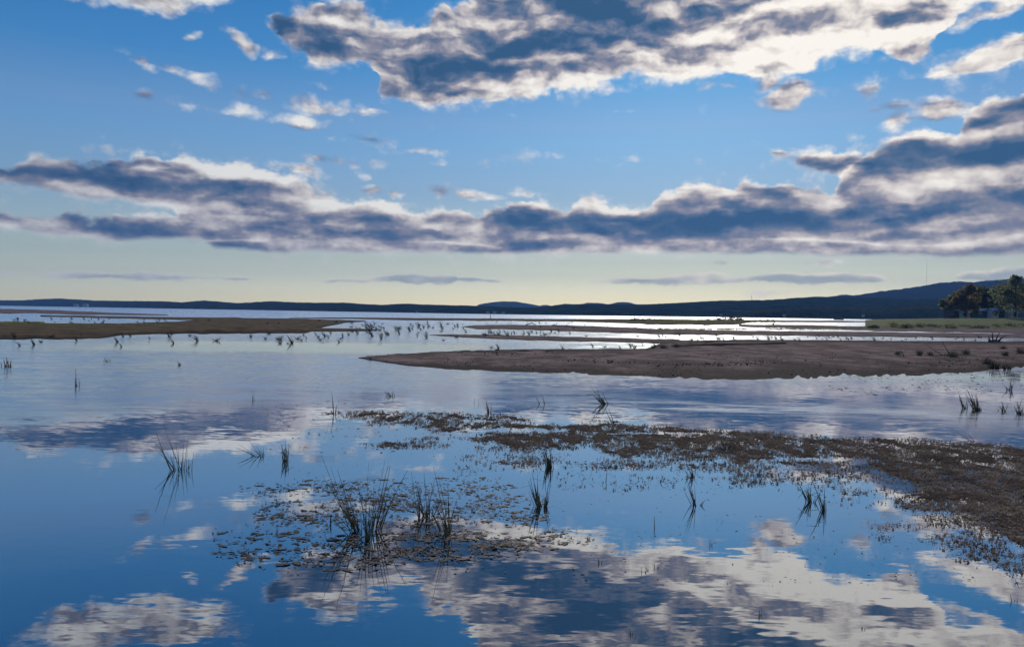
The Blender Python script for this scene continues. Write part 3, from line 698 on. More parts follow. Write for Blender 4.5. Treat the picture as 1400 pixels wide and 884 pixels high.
def mast(px, ytop, ybase, dist, label, wd=0.9):
    b = at_dist(px, ybase, dist); h = at_dist(px, ytop, dist).z - b.z
    root = empty('radio_mast', b); tag(root, label, 'mast')
    vs, fs = [], []
    for k in range(3):
        a = k * 2.094
        tube(vs, fs, [Vector((math.cos(a) * wd, math.sin(a) * wd, -3)), Vector((math.cos(a) * wd * .6, math.sin(a) * wd * .6, h))], [wd * .22, wd * .18], 4)
    obj('leg', mesh('leg', vs, fs, M_steel), root)['kind'] = 'stuff'
    vs, fs = [], []; n = 26
    for i in range(n):
        z0, z1 = h * i / n, h * (i + 1) / n
        for k in range(3):
            a, c = k * 2.094, (k + 1) * 2.094
            tube(vs, fs, [Vector((math.cos(a) * wd * .8, math.sin(a) * wd * .8, z0)), Vector((math.cos(c) * wd * .8, math.sin(c) * wd * .8, z1))], [wd * .1, wd * .1], 3)
    obj('bracing', mesh('bracing', vs, fs, M_steel), root)
mast(1266.5, 352, 394, 2440, 'very tall thin radio mast on the crest of the right mountain', .32)
mast(1027.5, 403, 412, 1280, 'short radio mast rising from the wooded ridge', .35)

def boat(px, ywater, Lpx, label, cabin=True, mastpx=0.0, name='boat', rz=0.0, hpx=1.4):
    b = ground(px, ywater); d = b.y; L = Lpx * d / FPX; H = hpx * d / FPX
    root = empty(name, b, rz); tag(root, label, 'boat')
    vs, fs = [], []; n = 8
    for i in range(n + 1):                       # hull stations, pointed bow
        t = i / n; w_ = L * .16 * (1 - max(0, (t - .55) / .45) ** 2) * (.85 + .15 * t) + .02; z = H * (1 + .35 * t * t); x = L * (t - .5)
        vs += [(x, -w_, z), (x, -w_ * .75, -.1), (x, w_ * .75, -.1), (x, w_, z)]
        if i:
            q = (i - 1) * 4
            for k in range(3): fs.append((q + k, q + 4 + k, q + 5 + k, q + 1 + k))
            fs.append((q + 3, q + 7, q + 4, q))
    fs.append((0, 1, 2, 3)); obj('hull', mesh('hull', vs, fs, M_hull), root)
    if cabin:
        v, f = [], []; box(v, f, (-L * .18, 0, H * 1.55), (L * .28, L * .18, H * 1.1)); obj('cabin', mesh('cabin', v, f, M_white), root)
    if mastpx:
        v, f = [], []; tube(v, f, [Vector((L * .1, 0, 0)), Vector((L * .1, 0, mastpx * d / FPX))], [.12, .06], 5); obj('mast', mesh('mast', v, f, M_steel), root)
boat(1147, 437.2, 13, 'long low dark barge lying on the water right of centre', cabin=False, name='barge', hpx=1.7)
boat(1027, 433.6, 6, 'small dark motorboat moored off the right shore', cabin=True)
boat(1022, 433.4, 2.6, 'tiny white sailing boat just left of the dark motorboat', cabin=True, mastpx=4)
boat(1103, 435.2, 2.2, 'tiny dark rowing boat between the motorboat and the barge', cabin=False)
# marker post standing at the edge of the bar
b = ground(670.5, 435.4); s = b.y / FPX
root = empty('marker_post', b); tag(root, 'upright dark marker post at the far edge of the middle sandbar', 'post')
v, f = [], []; tube(v, f, [Vector((0, 0, -.3)), Vector((0, 0, 4.6 * s))], [.45 * s, .35 * s], 6); obj('post', mesh('post', v, f, M_wood), root)
v, f = [], []; box(v, f, (0, 0, 4.9 * s), (.9 * s, .9 * s, .7 * s)); obj('cap', mesh('cap', v, f, M_wood), root)

# ------------------------------------------------------------------ driftwood
def log(p0, p1, rpx, label, branches=(), name='driftwood_log', z=0.12, seed=1, cat='driftwood', sag=0.0):
    rg = random.Random(seed)
    a, b = ground(*p0), ground(*p1); c = (a + b) / 2; s = c.y / FPX
    root = empty(name, c); tag(root, label, cat)
    n = 12; pts, rad = [], []
    for i in range(n + 1):
        t = i / n; p = a.lerp(b, t) - c
        pts.append(p + Vector((0, rg.gauss(0, .04), z + .04 * math.sin(t * 9 + seed) + sag * math.sin(t * 3.14)))); rad.append(rpx * s * (1 - .45 * t) * rg.uniform(.8, 1.15))
    vs, fs = [], []; tube(vs, fs, pts, rad, 7); tr = obj('trunk', mesh('trunk', vs, fs, M_wood, True), root)
    for (t, dxp, dzp, r) in branches:
        o = pts[int(t * n)]; e = o + Vector((dxp * s, rg.uniform(-.2, .2), dzp * s)); m = o.lerp(e, .5) + Vector((rg.uniform(-.1, .1), 0, rg.uniform(0, .12)))
        vs, fs = [], []; tube(vs, fs, [o, m, e], [r * s, r * s * .7, r * s * .3], 5)
        obj('branch', mesh('branch', vs, fs, M_wood, True), root)
log((1074, 470.5), (918, 474), 2.1, 'long dark log lying across the back of the broad sandbar', [(.35, -4, 2.5, .6), (.8, 6, 3, .5), (.9, -5, 4, .5)], z=.1, seed=2)
log((965, 467.6), (1032, 465.6), .8, 'thin pole lying behind the long dark log', z=.06, seed=3)
log((1347, 486.2), (1226, 488), 1.0, 'thin bleached log with bare branches rising from it, on the right of the sandbar', [(.55, -24, 15, .5), (.45, -12, 20, .55), (.95, -5, 9, .7), (.7, -14, 6, .4)], z=.06, seed=4)
log((1226, 483.2), (1180, 480), .5, 'slender pole pointing left from the bleached log', z=.04, seed=5)
log((708, 480.6), (757, 481.2), .9, 'short dark log on the back edge of the broad sandbar', z=.06, seed=6)
log((755, 445.3), (790, 448), 1.1, 'dark driftwood snag on the middle bar', [(.2, -4, 3, .6), (.5, 5, 2.5, .5), (.7, -8, 1.5, .5)], seed=7, z=.1)
log((719, 444.6), (733, 444.8), .7, 'arched branch on the middle bar, left of the driftwood snag', [(.5, 3, 1, .4)], seed=8, z=.05, sag=.45)
log((862, 438.4), (882, 439), 1.5, 'heap of dark driftwood on the far bar left of the islet', [(.4, -2, 6, 1.0), (.55, 3, 4, .9), (.7, 6, 2, .9)], seed=9, z=.3)
log((1352, 467.5), (1368, 467), 1.6, 'uprooted stump with clawing roots at the right end of the channel', [(.2, -4, 8, 1.0), (.4, 0, 12, 1.1), (.6, 6, 11, 1.0), (.8, 14, 9, .7), (.3, -7, 3, .8), (.9, 8, 5, .7)], name='tree_stump', seed=10, z=.15)
log((1375, 467.6), (1356, 468.6), .7, 'dark root trailing to the right of the uprooted stump', seed=11, z=.05)
log((1195, 436.4), (1188, 443), .4, 'thin stick leaning at the left tip of the grassy bank', seed=12, z=.3)
log((5, 441.2), (56, 442), .9, 'dark drifted branch along the far edge of the left bar', [(.3, 3, 3, .5)], seed=13, z=.08)
log((660, 457.8), (690, 458.6), .8, 'short branch at the left end of the narrow bar', [(.5, 4, 2, .4)], seed=14, z=.05)
log((1145, 506.6), (1160, 506.2), .6, 'small piece of driftwood on the near edge of the sandbar', seed=15, z=.03)
for i, (x, y, r, lab) in enumerate([(286, 439, 1.6, 'dark stub of wood leftmost on the left sandbar'), (334, 441, 1.3, 'small dark stub in the middle of the left sandbar'), (381, 443, 1.6, 'upright dark stub on the left sandbar, right of the middle'), (366, 443.4, 1.8, 'flat dark piece just left of the upright stub'), (437, 439, 1.8, 'dark stub at the right end of the left sandbar'), (460, 441, 1.7, 'low dark stub nearest the tip of the left sandbar'), (1058, 443.4, 1.7, 'round dark stub in the far right channel'), (956, 452.5, 1.2, 'dark stub on the bar below the islet')]):
    b = ground(x, y); s = b.y / FPX; rg = random.Random(i)
    vs, fs = [], []; tube(vs, fs, [Vector((-r * s, 0, -.05)), Vector((0, 0, r * s * .8)), Vector((r * s * .6, 0, r * s * 1.6))], [r * s * .8, r * s * .6, r * s * .25], 6)
    tag(obj('wood_stub', mesh('wood_stub', vs, fs, M_wood, True), None, b), lab, 'driftwood', 'wood stubs on the bars')

# ------------------------------------------------------------------ rushes
def blade_pts(h, leanx, leany, bend, n=6):
    """a stem of height h leaning by leanx (fraction of h), its tip drooping by bend"""
    pts = []
    for i in range(n + 1):
        t = i / n
        pts.append(Vector((leanx * h * (t + bend * t * t), leany * h * t, h * (t - abs(bend) * .35 * t ** 3) - .06 * (1 - t))))
    return pts
def rush(px, py, stems, label, seed=1, th=0.0078, mat=None, group='clumps of rushes standing in the shallows', name='rush_clump', extra=0, spread=0.05):
    """stems: (height px, lean x, bend) as the photograph shows them"""
    rg = random.Random(seed); b = ground(px, py); s = b.y / FPX
    root = empty(name, b); tag(root, label, 'rushes', group)
    lst = list(stems)
    for _ in range(int(extra * (1.9 if py > 600 else 1.2))):
        h, l, q = rg.choice(stems); lst.append((h * rg.uniform(.3, .85), l + rg.gauss(0, .12), q + rg.gauss(0, .08)))
    for h, l, q in lst:
        vs, fs = [], []
        off = Vector((rg.gauss(0, spread) + l * .03, rg.gauss(0, spread * 1.3), 0))
        P = [p + off for p in blade_pts(h * s, l, rg.gauss(0, .25), q)]
        if rg.random() < .28 and h > 25:               # a stem snapped over by wind or ice
            c = rg.choice((3, 4)); dr = Vector((rg.choice((-1, -1, 1)) * rg.uniform(.4, .9), rg.uniform(-.3, .3), rg.uniform(-.9, .1))).normalized(); L_ = (P[4] - P[3]).length
            for i in range(c + 1, 7): P[i] = P[i - 1] + dr * L_ * .8
        else:
            cu = rg.gauss(0, .05) * h * s
            for i in range(3, 7): P[i] = P[i] + Vector((cu * (i / 6) ** 2, 0, 0))
        k = th * rg.uniform(.7, 1.25) * max(1.0, b.y / 13)
        tube(vs, fs, P, [k * (1 - .75 * i / 6) for i in range(7)], 4)
        obj('stem', mesh('stem', vs, fs, mat or M_reed, True), root)
    return root
rush(244, 642, [(72, -.28, -.25), (58, -.5, -.1), (50, -.2, -.1), (46, .02, -.25), (42, -.35, 0), (44, -.1, -.2), (34, -.65, -.15), (30, -.9, .1), (28, .1, 0)], 'leftmost tall rush clump, standing alone in smooth blue water', 1, extra=5)
rush(254, 642, [(42, -.12, -.2), (26, -.05, 0), (12, .4, .2)], 'short thin rushes touching the right side of the leftmost tall clump', 2, extra=2)
rush(359, 623, [(22, -1.1, -.2), (17, -1.4, .2), (12, -1.8, .3), (15, -.5, -.2), (9, -2.4, .2), (10, .2, 0)], 'low splayed rush clump flattened to the left, beside an upright clump', 3, extra=4)
rush(391, 630, [(37, -.05, 0), (32, -.22, -.15), (31, .08, 0), (28, -.4, -.5), (24, .02, .05), (20, -.1, 0)], 'slender upright rush clump with a drooping top, right of the splayed one', 4, extra=7, spread=.03)
rush(457, 565, [(31, -.18, -.2), (18, -.1, -.1), (14, .2, -.3)], 'single thin rush at the left tip of the weed bank', 5, extra=2)
rush(537, 541, [(9, -.4, -.3), (7, -.9, .1), (8, .1, 0), (6, -1.3, 0)], 'tiny dark tuft alone in open water above the left part of the weed bank', 6, extra=4)
rush(490, 727, [(108, -.42, -.1), (92, -.55, -.15), (96, -.2, -.1), (78, -.75, -.1), (64, -.5, .0), (70, -.32, .1), (50, -.95, .1), (56, -.15, 0)], 'left half of the largest rush clump, fanning wide to the left', 7, extra=8, spread=.045)
rush(503, 737, [(104, -.06, .0), (98, -.02, -.05), (88, .04, 0), (110, .16, -.2), (74, -.1, 0), (60, .02, 0)], 'straight upright middle of the largest rush clump', 8, extra=8, spread=.03, th=.0065)
rush(512, 725, [(98, .28, -.25), (102, .12, -.35), (84, .3, .1), (72, .2, .2), (60, .4, .15), (44, .3, 0)], 'right half of the largest rush clump, arching to the right', 9, extra=5, spread=.04)
rush(581, 706, [(66, -.25, -.15), (58, -.45, -.3), (62, -.05, 0), (48, -.6, -.3), (50, .05, 0), (40, .6, -.2), (36, -.85, .1), (34, .1, 0)], 'dark rush clump with crossing broken stems, second from the right of the middle group', 10, extra=9, spread=.05)
rush(612, 731, [(95, -.17, -.02), (82, -.22, .1), (70, -.1, 0), (74, .12, .1), (80, .2, .1), (62, .05, 0), (52, .3, .1), (40, -.25, 0)], 'open vase shaped rush clump rightmost of the middle group', 11, extra=6, spread=.03)
rush(604, 725, [(36, -.75, -.1), (30, -.4, 0)], 'stems leaning left out of the foot of the vase shaped clump', 12, extra=2, spread=.03)
rush(738, 692, [(62, -.28, -.2), (54, -.2, -.15), (48, -.38, -.1), (44, -.05, 0), (40, -.5, -.1), (30, -.3, .1)], 'narrow dark rush clump in the blue pool right of the middle group', 13, extra=9, spread=.028)
rush(744, 692, [(34, .12, .1), (40, .18, .05), (20, .3, 0)], 'few short stems leaning right out of the foot of the narrow dark clump', 14, extra=3, spread=.02)
rush(753, 638, [(40, -.3, -.5), (34, -.25, -.35), (44, -.42, -.5), (28, -.2, -.2), (24, -.4, 0), (30, -.1, -.4)], 'curved olive rush clump bowing left at the edge of the weed bank', 15, extra=14, spread=.03)
rush(948, 652, [(15, -.2, 0), (12, -.7, 0), (10, .1, 0), (14, -.4, 0), (6, -.1, 0)], 'short reddish stub of rushes above the leaning clump, in the right pool', 16, extra=6, spread=.025)
rush(952, 690, [(40, -.3, .1), (34, -.42, -.1), (32, -.1, .1), (24, -.7, -.2), (20, -.2, 0), (9, .9, .2)], 'rush clump leaning left with a broken stem, in the right pool', 17, extra=4, spread=.02)
rush(994, 613, [(46, -.12, -.05), (34, -.5, -.1), (22, .1, 0), (18, -.3, 0), (16, .35, 0), (12, -.7, 0)], 'brown seeding weed stalks rising from the middle of the weed bank', 18, extra=16, spread=.12, th=.004, mat=M_weed)
rush(1109, 686, [(38, -.35, -.1), (32, -.5, 0), (28, -.15, .1), (22, -.75, 0), (34, .1, 0), (16, .5, .1), (18, -.3, 0)], 'star shaped rush clump, left of the pair in the right pool', 19, extra=5, spread=.02)
rush(1128, 697, [(52, -.25, -.12), (44, -.32, 0), (30, -.2, .1), (36, -.1, -.3)], 'bowed rush clump, right of the pair in the right pool', 20, extra=4, spread=.018)
rush(829, 552, [(20, -.9, -.2), (17, -.6, -.1), (14, -1.1, .1), (12, -.3, 0), (24, -.85, 0), (7, -1.5, .1)], 'dark rush clump swept left, alone in the water above the weed bank', 21, extra=9, spread=.05)
rush(838, 578, [(23, -.45, -.05), (19, -.5, 0), (12, -.3, 0)], 'two bare stems leaning left at the upper edge of the weed bank', 22, extra=1, spread=.03)
rush(741, 552, [(14, -.3, -.2), (10, -.7, 0)], 'pair of thin blades left of the clump swept left', 23, spread=.05)
rush(668, 564, [(15, -.1, 0), (10, .1, 0), (18, -.15, -.2)], 'short upright stem at the upper edge of the weed bank, left of centre', 24, extra=2, spread=.03)
rush(651, 552, [(9, .1, 0), (8, -.3, 0)], 'faint pair of blades just left of the short upright stem', 25, spread=.05, th=.003)
rush(1336, 560, [(26, -.6, -.15), (24, -.35, -.2), (22, -.8, 0), (20, -.2, -.2), (16, -.5, 0), (30, -.25, -.1), (12, .15, 0)], 'bushy rush clump leaning left at the far right, with its mirror image below', 26, extra=12, spread=.06)
rush(1319, 558, [(18, -.3, -.1), (15, -.1, 0), (22, -.4, 0)], 'thin rush clump close on the left of the bushy far right clump', 27, extra=3, spread=.05)
rush(1335, 603, [(13, -2.0, -.1), (10, -1.3, 0)], 'fallen stem lying in ruffled water below the bushy far right clump', 28, extra=1, spread=.03)
rush(1374, 562, [(14, -.4, 0), (10, .4, 0), (12, -.1, 0), (8, -1.0, 0)], 'small sparse rush clump right of the bushy one', 29, extra=4, spread=.05)
rush(1396, 566, [(18, -.2, 0), (14, -.5, 0), (20, .1, 0), (12, -.3, 0)], 'rush clump cut by the right edge of the picture', 30, extra=6, spread=.05)
rush(1381, 533, [(16, -.1, -.1), (12, -.4, 0), (9, .3, 0), (10, -1.2, 0)], 'dark forked stalks in pale water near the right edge', 31, extra=3, spread=.05)
rush(1361, 504, [(12, -.3, 0), (10, .3, 0), (14, -.5, -.2), (11, 0, 0)], 'bushy dark tuft at the near shore of the sandbar, far right', 32, extra=22, spread=.16, mat=M_tuft)
rush(1374, 505, [(9, .3, 0), (7, -.3, 0), (8, 0, 0)], 'lower dark tuft close on the right of the bushy shore tuft', 33, extra=12, spread=.12, mat=M_tuft)
rush(10, 501, [(14, -.1, 0), (12, .2, 0), (15, -.3, -.1), (10, .1, 0)], 'blurred dark tuft at the left edge of the picture', 34, extra=10, spread=.1)
rush(106, 527, [(24, -.12, 0), (12, .1, 0), (9, -.3, 0)], 'single thin stalk in the ruffled water at the left', 35, extra=2, spread=.04)
rush(144, 494, [(6, -.4, 0), (5, .6, 0), (4, 1.2, 0)], 'small tuft in ruffled water right of the left edge tuft', 36, extra=4, spread=.08)
rush(247, 499, [(9, -.5, -.2), (5, -.8, 0), (4, 0, 0)], 'small leaning tuft in the ruffled water left of centre', 37, extra=3, spread=.06)
rush(345, 547, [(18, -.25, -.3), (12, -.1, 0), (7, .2, 0)], 'faint leaning stalk between the leftmost clump and the weed bank tip', 38, extra=2, spread=.05, th=.004)
rush(42, 624, [(6, -2.2, -.5), (7, 2.2, -.6)], 'thin bent stems making a loop on the smooth water at the left', 39, spread=.02, th=.003)
rush(897, 722, [(16, -.02, 0)], 'lone short upright stem in the blue pool left of the leaning clump', 40, spread=.01)
rush(829, 658, [(14, .02, 0)], 'lone short upright stem between the curved clump and the reddish stub', 41, spread=.01)
rush(452, 716, [(14, .05, 0), (12, -.05, 0)], 'short reddish brown stub left of the largest rush clump', 42, spread=.01, th=.012)
for i, (x, y, h) in enumerate([(880, 782, 8), (896, 776, 6), (801, 793, 5), (1039, 842, 8), (862, 866, 6), (1386, 822, 9), (820, 770, 7), (1180, 860, 4), (970, 745, 8), (1330, 752, 7)]):
    rush(x, y, [(h, -.05, 0), (h * .6, .4, 0)], 'tiny sprig poking out of the open water among the cloud reflections', 60 + i, extra=1, spread=.01, group='tiny sprigs in the open foreground water', name='water_sprig')

# small tufts on and between the bars, far enough to be a few pixels each
tuft_meshes = []
for k in range(6):
    rg = random.Random(100 + k); vs, fs = [], []
    for _ in range(9 + k % 3 * 3):
        P = [p + Vector((rg.gauss(0, .05), rg.gauss(0, .05), 0)) for p in blade_pts(rg.uniform(.25, .62) * (1.0 if k < 4 else .55), rg.gauss(-.6, .3) if k < 4 else rg.gauss(-.3, .9), rg.gauss(0, .2), rg.uniform(-.3, .1), 3)]
        tube(vs, fs, P, [.021, .018, .013, .006], 3)
    tuft_meshes.append(mesh('rush_tuft', vs, fs, M_tuft, True))
def rank(o, areas):
    lo, hi = min(a[0] for a in areas), max(a[1] for a in areas)
    v_ = Vector(o.location) - Vector((0, 0, EYE)); px = 700 + FPX * v_.dot(R_) / v_.dot(F_)
    return max(0.0, min(.999, (px - lo) / (hi - lo)))
def tufts(n, areas, label, group, seed, s=(.7, 1.2), dry=False):
    rg = random.Random(seed)
    for i in range(n):
        x0, x1, y0, y1 = rg.choice(areas)
        o = obj('rush_tuft', tuft_meshes[rg.randrange(6)], None, ground(rg.uniform(x0, x1), rg.uniform(y0, y1)))
        k = rg.uniform(*s) * 1.2; o.scale = (k, k, k * rg.uniform(.8, 1.1)); o.rotation_euler = (0, 0, rg.gauss(0, .5))
        side = ('left', 'middle', 'right')[min(2, int(3 * (i2 := rank(o, areas))))]
        tag(o, label % (('short' if k < 1.2 * (s[0] + s[1]) / 2 else 'taller'), side), 'rush tuft', group)
tufts(105, [(470, 520, 441, 452), (470, 590, 443, 459), (500, 640, 445, 466), (560, 640, 441, 450)], '%s dark tuft at the %s of the shallows off the left sandbar tip', 'wind bent tufts in the shallows off the left sandbar', 1, (.5, 1.3))
tufts(44, [(10, 450, 457, 474), (200, 470, 456, 466), (380, 470, 455, 470)], '%s dark tuft at the %s of the ruffled water below the left sandbar', 'wind bent tufts below the left sandbar', 2, (.35, 1.15))
tufts(40, [(650, 900, 441, 445), (650, 780, 438.8, 443), (700, 1020, 446, 450), (900, 1150, 449, 451.6)], '%s dark tuft at the %s of the bright channel behind the middle bar', 'wind bent tufts in the far bright channels', 3, (.55, .95))
tufts(58, [(650, 900, 454, 461), (660, 760, 453, 458), (900, 1150, 459, 465.5)], '%s dark tuft at the %s of the channel between the two narrow bars', 'wind bent tufts between the narrow bars', 4, (.55, .95))
tufts(42, [(940, 1350, 462, 466.5)], '%s dark tuft at the %s of the bright channel behind the broad sandbar', 'wind bent tufts behind the broad sandbar', 5, (.5, .9))
tufts(16, [(650, 700, 473, 479), (740, 900, 474, 479), (860, 900, 470, 477)], '%s thin tuft at the %s of the pale water behind the broad sandbar', 'tufts at the back edge of the broad sandbar', 6, (.5, .85))
tufts(34, [(5, 240, 436, 443)], '%s dark tuft at the %s of the narrow pool beyond the left sandbar', 'tufts in the pool beyond the left sandbar', 7, (.7, 1.2))
def grass_clump(px, py, wpx, hpx, label, seed, n=90):
    rg = random.Random(seed); b = ground(px, py); s = b.y / FPX; vs, fs = [], []
    for _ in range(n):
        P = [p + Vector((rg.gauss(0, wpx * s * .22), rg.gauss(0, wpx * s * .22), 0)) for p in blade_pts(hpx * s * rg.uniform(.45, 1), rg.gauss(-.1, .4), rg.gauss(0, .3), rg.gauss(0, .2), 3)]
        tube(vs, fs, P, [.012, .010, .007, .003], 3)
    o = obj('dry_grass_clump', mesh('dry_grass_clump', vs, fs, M_drygrass), None, b); tag(o, label, 'grass clump', 'dry grass clumps on the sandbar')
for i, (x, y, w_, h_, lab) in enumerate([(1258, 487, 7, 10, 'first dry grass clump on the bleached log, left of the bare branches'), (1272, 487, 6, 9, 'second narrow dry grass clump on the bleached log'), (1303, 489, 16, 13, 'broad dry grass clump in the middle of the bleached log'), (1321, 485, 10, 10, 'dry grass clump right of the broad one on the log'), (1228, 486, 8, 8, 'dry grass clump at the left end of the bleached log'),
    (925, 475, 8, 7, 'pale grass clump at the left end of the long dark log'), (908, 477, 10, 7, 'pale grass at the water edge left of the long dark log'), (985, 474, 8, 6, 'pale grass over the middle of the long dark log'), (1375, 487, 9, 9, 'dry grass clump right of the bleached log'), (1350, 498, 14, 12, 'tawny grass behind the bushy shore tuft'), (1396, 484, 10, 12, 'dark dry grass at the right edge of the sandbar'), (1372, 478, 8, 7, 'low dry grass behind the right end of the sandbar')]):
    grass_clump(x, y, w_, h_, lab, 200 + i)
# ------------------------------------------------------------------ weed bank: mud just breaking the surface, and a mat of dead weed
def weed_density(px, py):
    """how much floating weed there is where the sight line (px, py) meets the water"""
    top = lerp_tab([(425, 566), (450, 563), (520, 562), (600, 564), (690, 568), (760, 578), (830, 576), (900, 582), (960, 589), (1100, 597), (1250, 600), (1400, 612), (1700, 640)], px)
    bot = lerp_tab([(425, 567), (470, 570), (560, 586), (620, 603), (700, 612), (800, 614), (850, 624), (950, 624), (1100, 632), (1180, 636), (1240, 655), (1290, 690), (1340, 720), (1400, 752), (1700, 830)], px)
    nz = fbm(px * .012, py * .05, 1.0); n2_ = fbm(px * .05, py * .2, 5.0)
    d = 0.0
    if top - 6 < py < bot + 10:
        e = min((py - top) / 4.0, (bot - py) / 8.0)
        d = max(0.0, min(1.0, e + .5 + nz * 1.2 + n2_ * .5)) * (0.9 if px > 640 else .8)
        for hx, hy, rx, ry in ((700, 588, 75, 3.4), (600, 594, 70, 5), (540, 586, 40, 6), (655, 575, 26, 2), (760, 578, 60, 3.5), (470, 575, 30, 2.5), (900, 592, 60, 1.5), (860, 578, 40, 1.5), (1120, 628, 90, 3.0)):
            if ((px - hx) / rx) ** 2 + ((py - hy) / ry) ** 2 < 1 + .8 * n2_: d *= .1
    for hx, hy, rx, ry, k in ((585, 608, 95, 5.5, .8), (520, 570, 70, 4, .7), (600, 600, 50, 3, .4), (720, 632, 40, 7, .6), (860, 636, 60, 8, .55), (1000, 640, 90, 9, .5), (1040, 655, 60, 12, .35), (1150, 650, 110, 12, .3),
                              (1270, 686, 70, 12, .75), (1340, 715, 80, 22, .6), (1350, 750, 70, 22, .5), (1310, 735, 60, 10, .35), (1385, 775, 40, 12, .4), (1190, 672, 60, 6, .3), (1210, 735, 16, 5, .5), (1240, 720, 60, 6, .2), (680, 612, 60, 5, .5), (1150, 640, 60, 6, .4)):
        q = ((px - hx) / rx) ** 2 + ((py - hy) / ry) ** 2
        if q < 1: d = max(d, k * min(1.0, (1 - q) * 1.5 + nz * 1.3 + n2_ * .9))
    below = bot - 4 < py < bot + 60 and px > 620
    if below: d = max(d, .12 * (1 - (py - bot) / 60) * (1 + 2.5 * nz + n2_))
    return max(0.0, d)
wr = random.Random(31)
vs, fs = [], []
def flake(p, s, tilt, rg):
    a = rg.uniform(0, 6.28); c_, s_ = math.cos(a), math.sin(a); l, w_ = s * rg.uniform(.7, 1.5), s * rg.uniform(.3, .6)
    z = abs(rg.gauss(0, tilt)); z2 = abs(rg.gauss(0, tilt)); h = rg.uniform(.002, .012)
    def P(x, y, zz): return (p.x + x * c_ - y * s_, p.y + x * s_ + y * c_, h + zz)
    k = len(vs); vs.extend([P(-l, 0, z), P(0, -w_, 0), P(l, 0, z2), P(0, w_, abs(rg.gauss(0, tilt)))]); fs.extend([(k, k + 1, k + 3), (k + 1, k + 2, k + 3)])
def sprig(p, h, rg):
    for _ in range(2):
        k = len(vs); x, y = rg.gauss(0, .6) * h, rg.gauss(0, .6) * h; w_ = h * .22
        vs.extend([(p.x - w_, p.y, -.01), (p.x + w_, p.y, -.01), (p.x + x, p.y + y, h)]); fs.append((k, k + 1, k + 2))
count = 0
for (x0, x1, y0, y1, n) in ((420, 760, 560, 645, 26000), (760, 1100, 570, 670, 34000), (1100, 1640, 590, 700, 60000), (1100, 1500, 690, 800, 24000)):
    g00, g11 = ground(x0, y1), ground(x1, y0)
    for _ in range(n):
        # even over the picture rows nearest the eye, thinning with distance as the rows close up
        py = y0 + (y1 - y0) * wr.random(); px = x0 + (x1 - x0) * wr.random()
        d = weed_density(px, py)
        if wr.random() > d * (.62 + 1.1 * fbm(px * .09, py * .45, 41, 3)): continue
        p = ground(px, py); s = .014 + .001 * p.y
        flake(p, s * wr.uniform(.35, 1.15), .007 + .0004 * p.y, wr)
        if wr.random() < .45:
            for _k in range(3): flake(Vector((p.x + wr.gauss(0, .07), p.y + wr.gauss(0, .12), 0)), s * wr.uniform(.25, .6), .008, wr)
        if wr.random() < .3: sprig(p, wr.uniform(.02, .05), wr)
        count += 1
tag(obj('dead_weed', mesh('dead_weed', vs, fs, M_weed)), 'matted dead water weed spread over the shallows', kind='stuff')
# mud that the weed lies on
def mud_sheet(x0, x1, y0, y1, nx, ny, H):
    V_, F2 = [], []
    for i in range(nx + 1):
        for j in range(ny + 1):
            px, py = x0 + (x1 - x0) * i / nx, y1 + (y0 - y1) * j / ny
            p = ground(px, py); d = weed_density(px, py)
            z = -.05 + H * (d ** 1.3) + .045 * fbm(p.x * 2.2, p.y * 1.0, 2.0) + .02 * fbm(p.x * 11, p.y * 5, 3.0, 3)
            if i in (0, nx) or j in (0, ny): z = -.1
            V_.append((p.x, p.y, z))
    w = ny + 1
    for i in range(nx):
        for j in range(ny): F2.append((i * w + j, (i + 1) * w + j, (i + 1) * w + j + 1, i * w + j + 1))
    tag(obj('mud_flat', mesh('mud_flat', V_, F2, M_mud, True)), kind='structure')
mud_sheet(420, 1640, 558, 790, 640, 190, .062)

# ------------------------------------------------------------------ dead leaves floating on the pool
leaf_meshes = []
for k in range(8):
    rg = random.Random(300 + k); V_, F2 = [(0, 0, .006)], []; n = 11; L = 1.0; w_ = rg.uniform(.3, .55)
    for i in range(n):
        a = 2 * math.pi * i / n; r = 1 + rg.gauss(0, .14)
        V_.append((math.cos(a) * L * r, math.sin(a) * w_ * r, .012 + rg.uniform(0, .05) * (.7 if rg.random() < .25 else .1)))
    for i in range(n): F2.append((0, 1 + i, 1 + (i + 1) % n))
    leaf_meshes.append([mesh('floating_leaf', V_, F2, m_, False) for m_ in (M_leaf, M_leafd)])
def leaf_ok(px, py):
    c = 0.0
    for hx, hy, rx, ry, k in ((560, 690, 200, 38, .75), (420, 700, 90, 30, .6), (470, 665, 120, 12, .7), (640, 665, 70, 18, .5), (700, 705, 60, 18, .6), (360, 670, 40, 12, .4), (600, 745, 180, 24, .9), (480, 755, 120, 28, .5), (350, 745, 110, 30, .22), (760, 735, 60, 14, .4)):
        q = ((px - hx) / rx) ** 2 + ((py - hy) / ry) ** 2
        if q < 1: c = max(c, k * min(1, 1.15 * (1 - q)) * (.7 + 1.1 * fbm(px * .02, py * .08, 7)))
    return c
lr = random.Random(77); placed = 0; big = []
REG = [((300, 440, 640, 790), '%s %s leaf floating on the pool left of the largest rush clump', 'leaves left of the largest rush clump', 75),
       ((440, 560, 640, 800), '%s %s leaf floating around the foot of the largest rush clump', 'leaves around the largest rush clump', 85),
       ((560, 680, 640, 790), '%s %s leaf floating around the vase shaped rush clump', 'leaves around the vase shaped rush clump', 75),
       ((680, 830, 650, 760), '%s %s leaf floating around the narrow dark rush clump', 'leaves around the narrow dark rush clump', 40)]
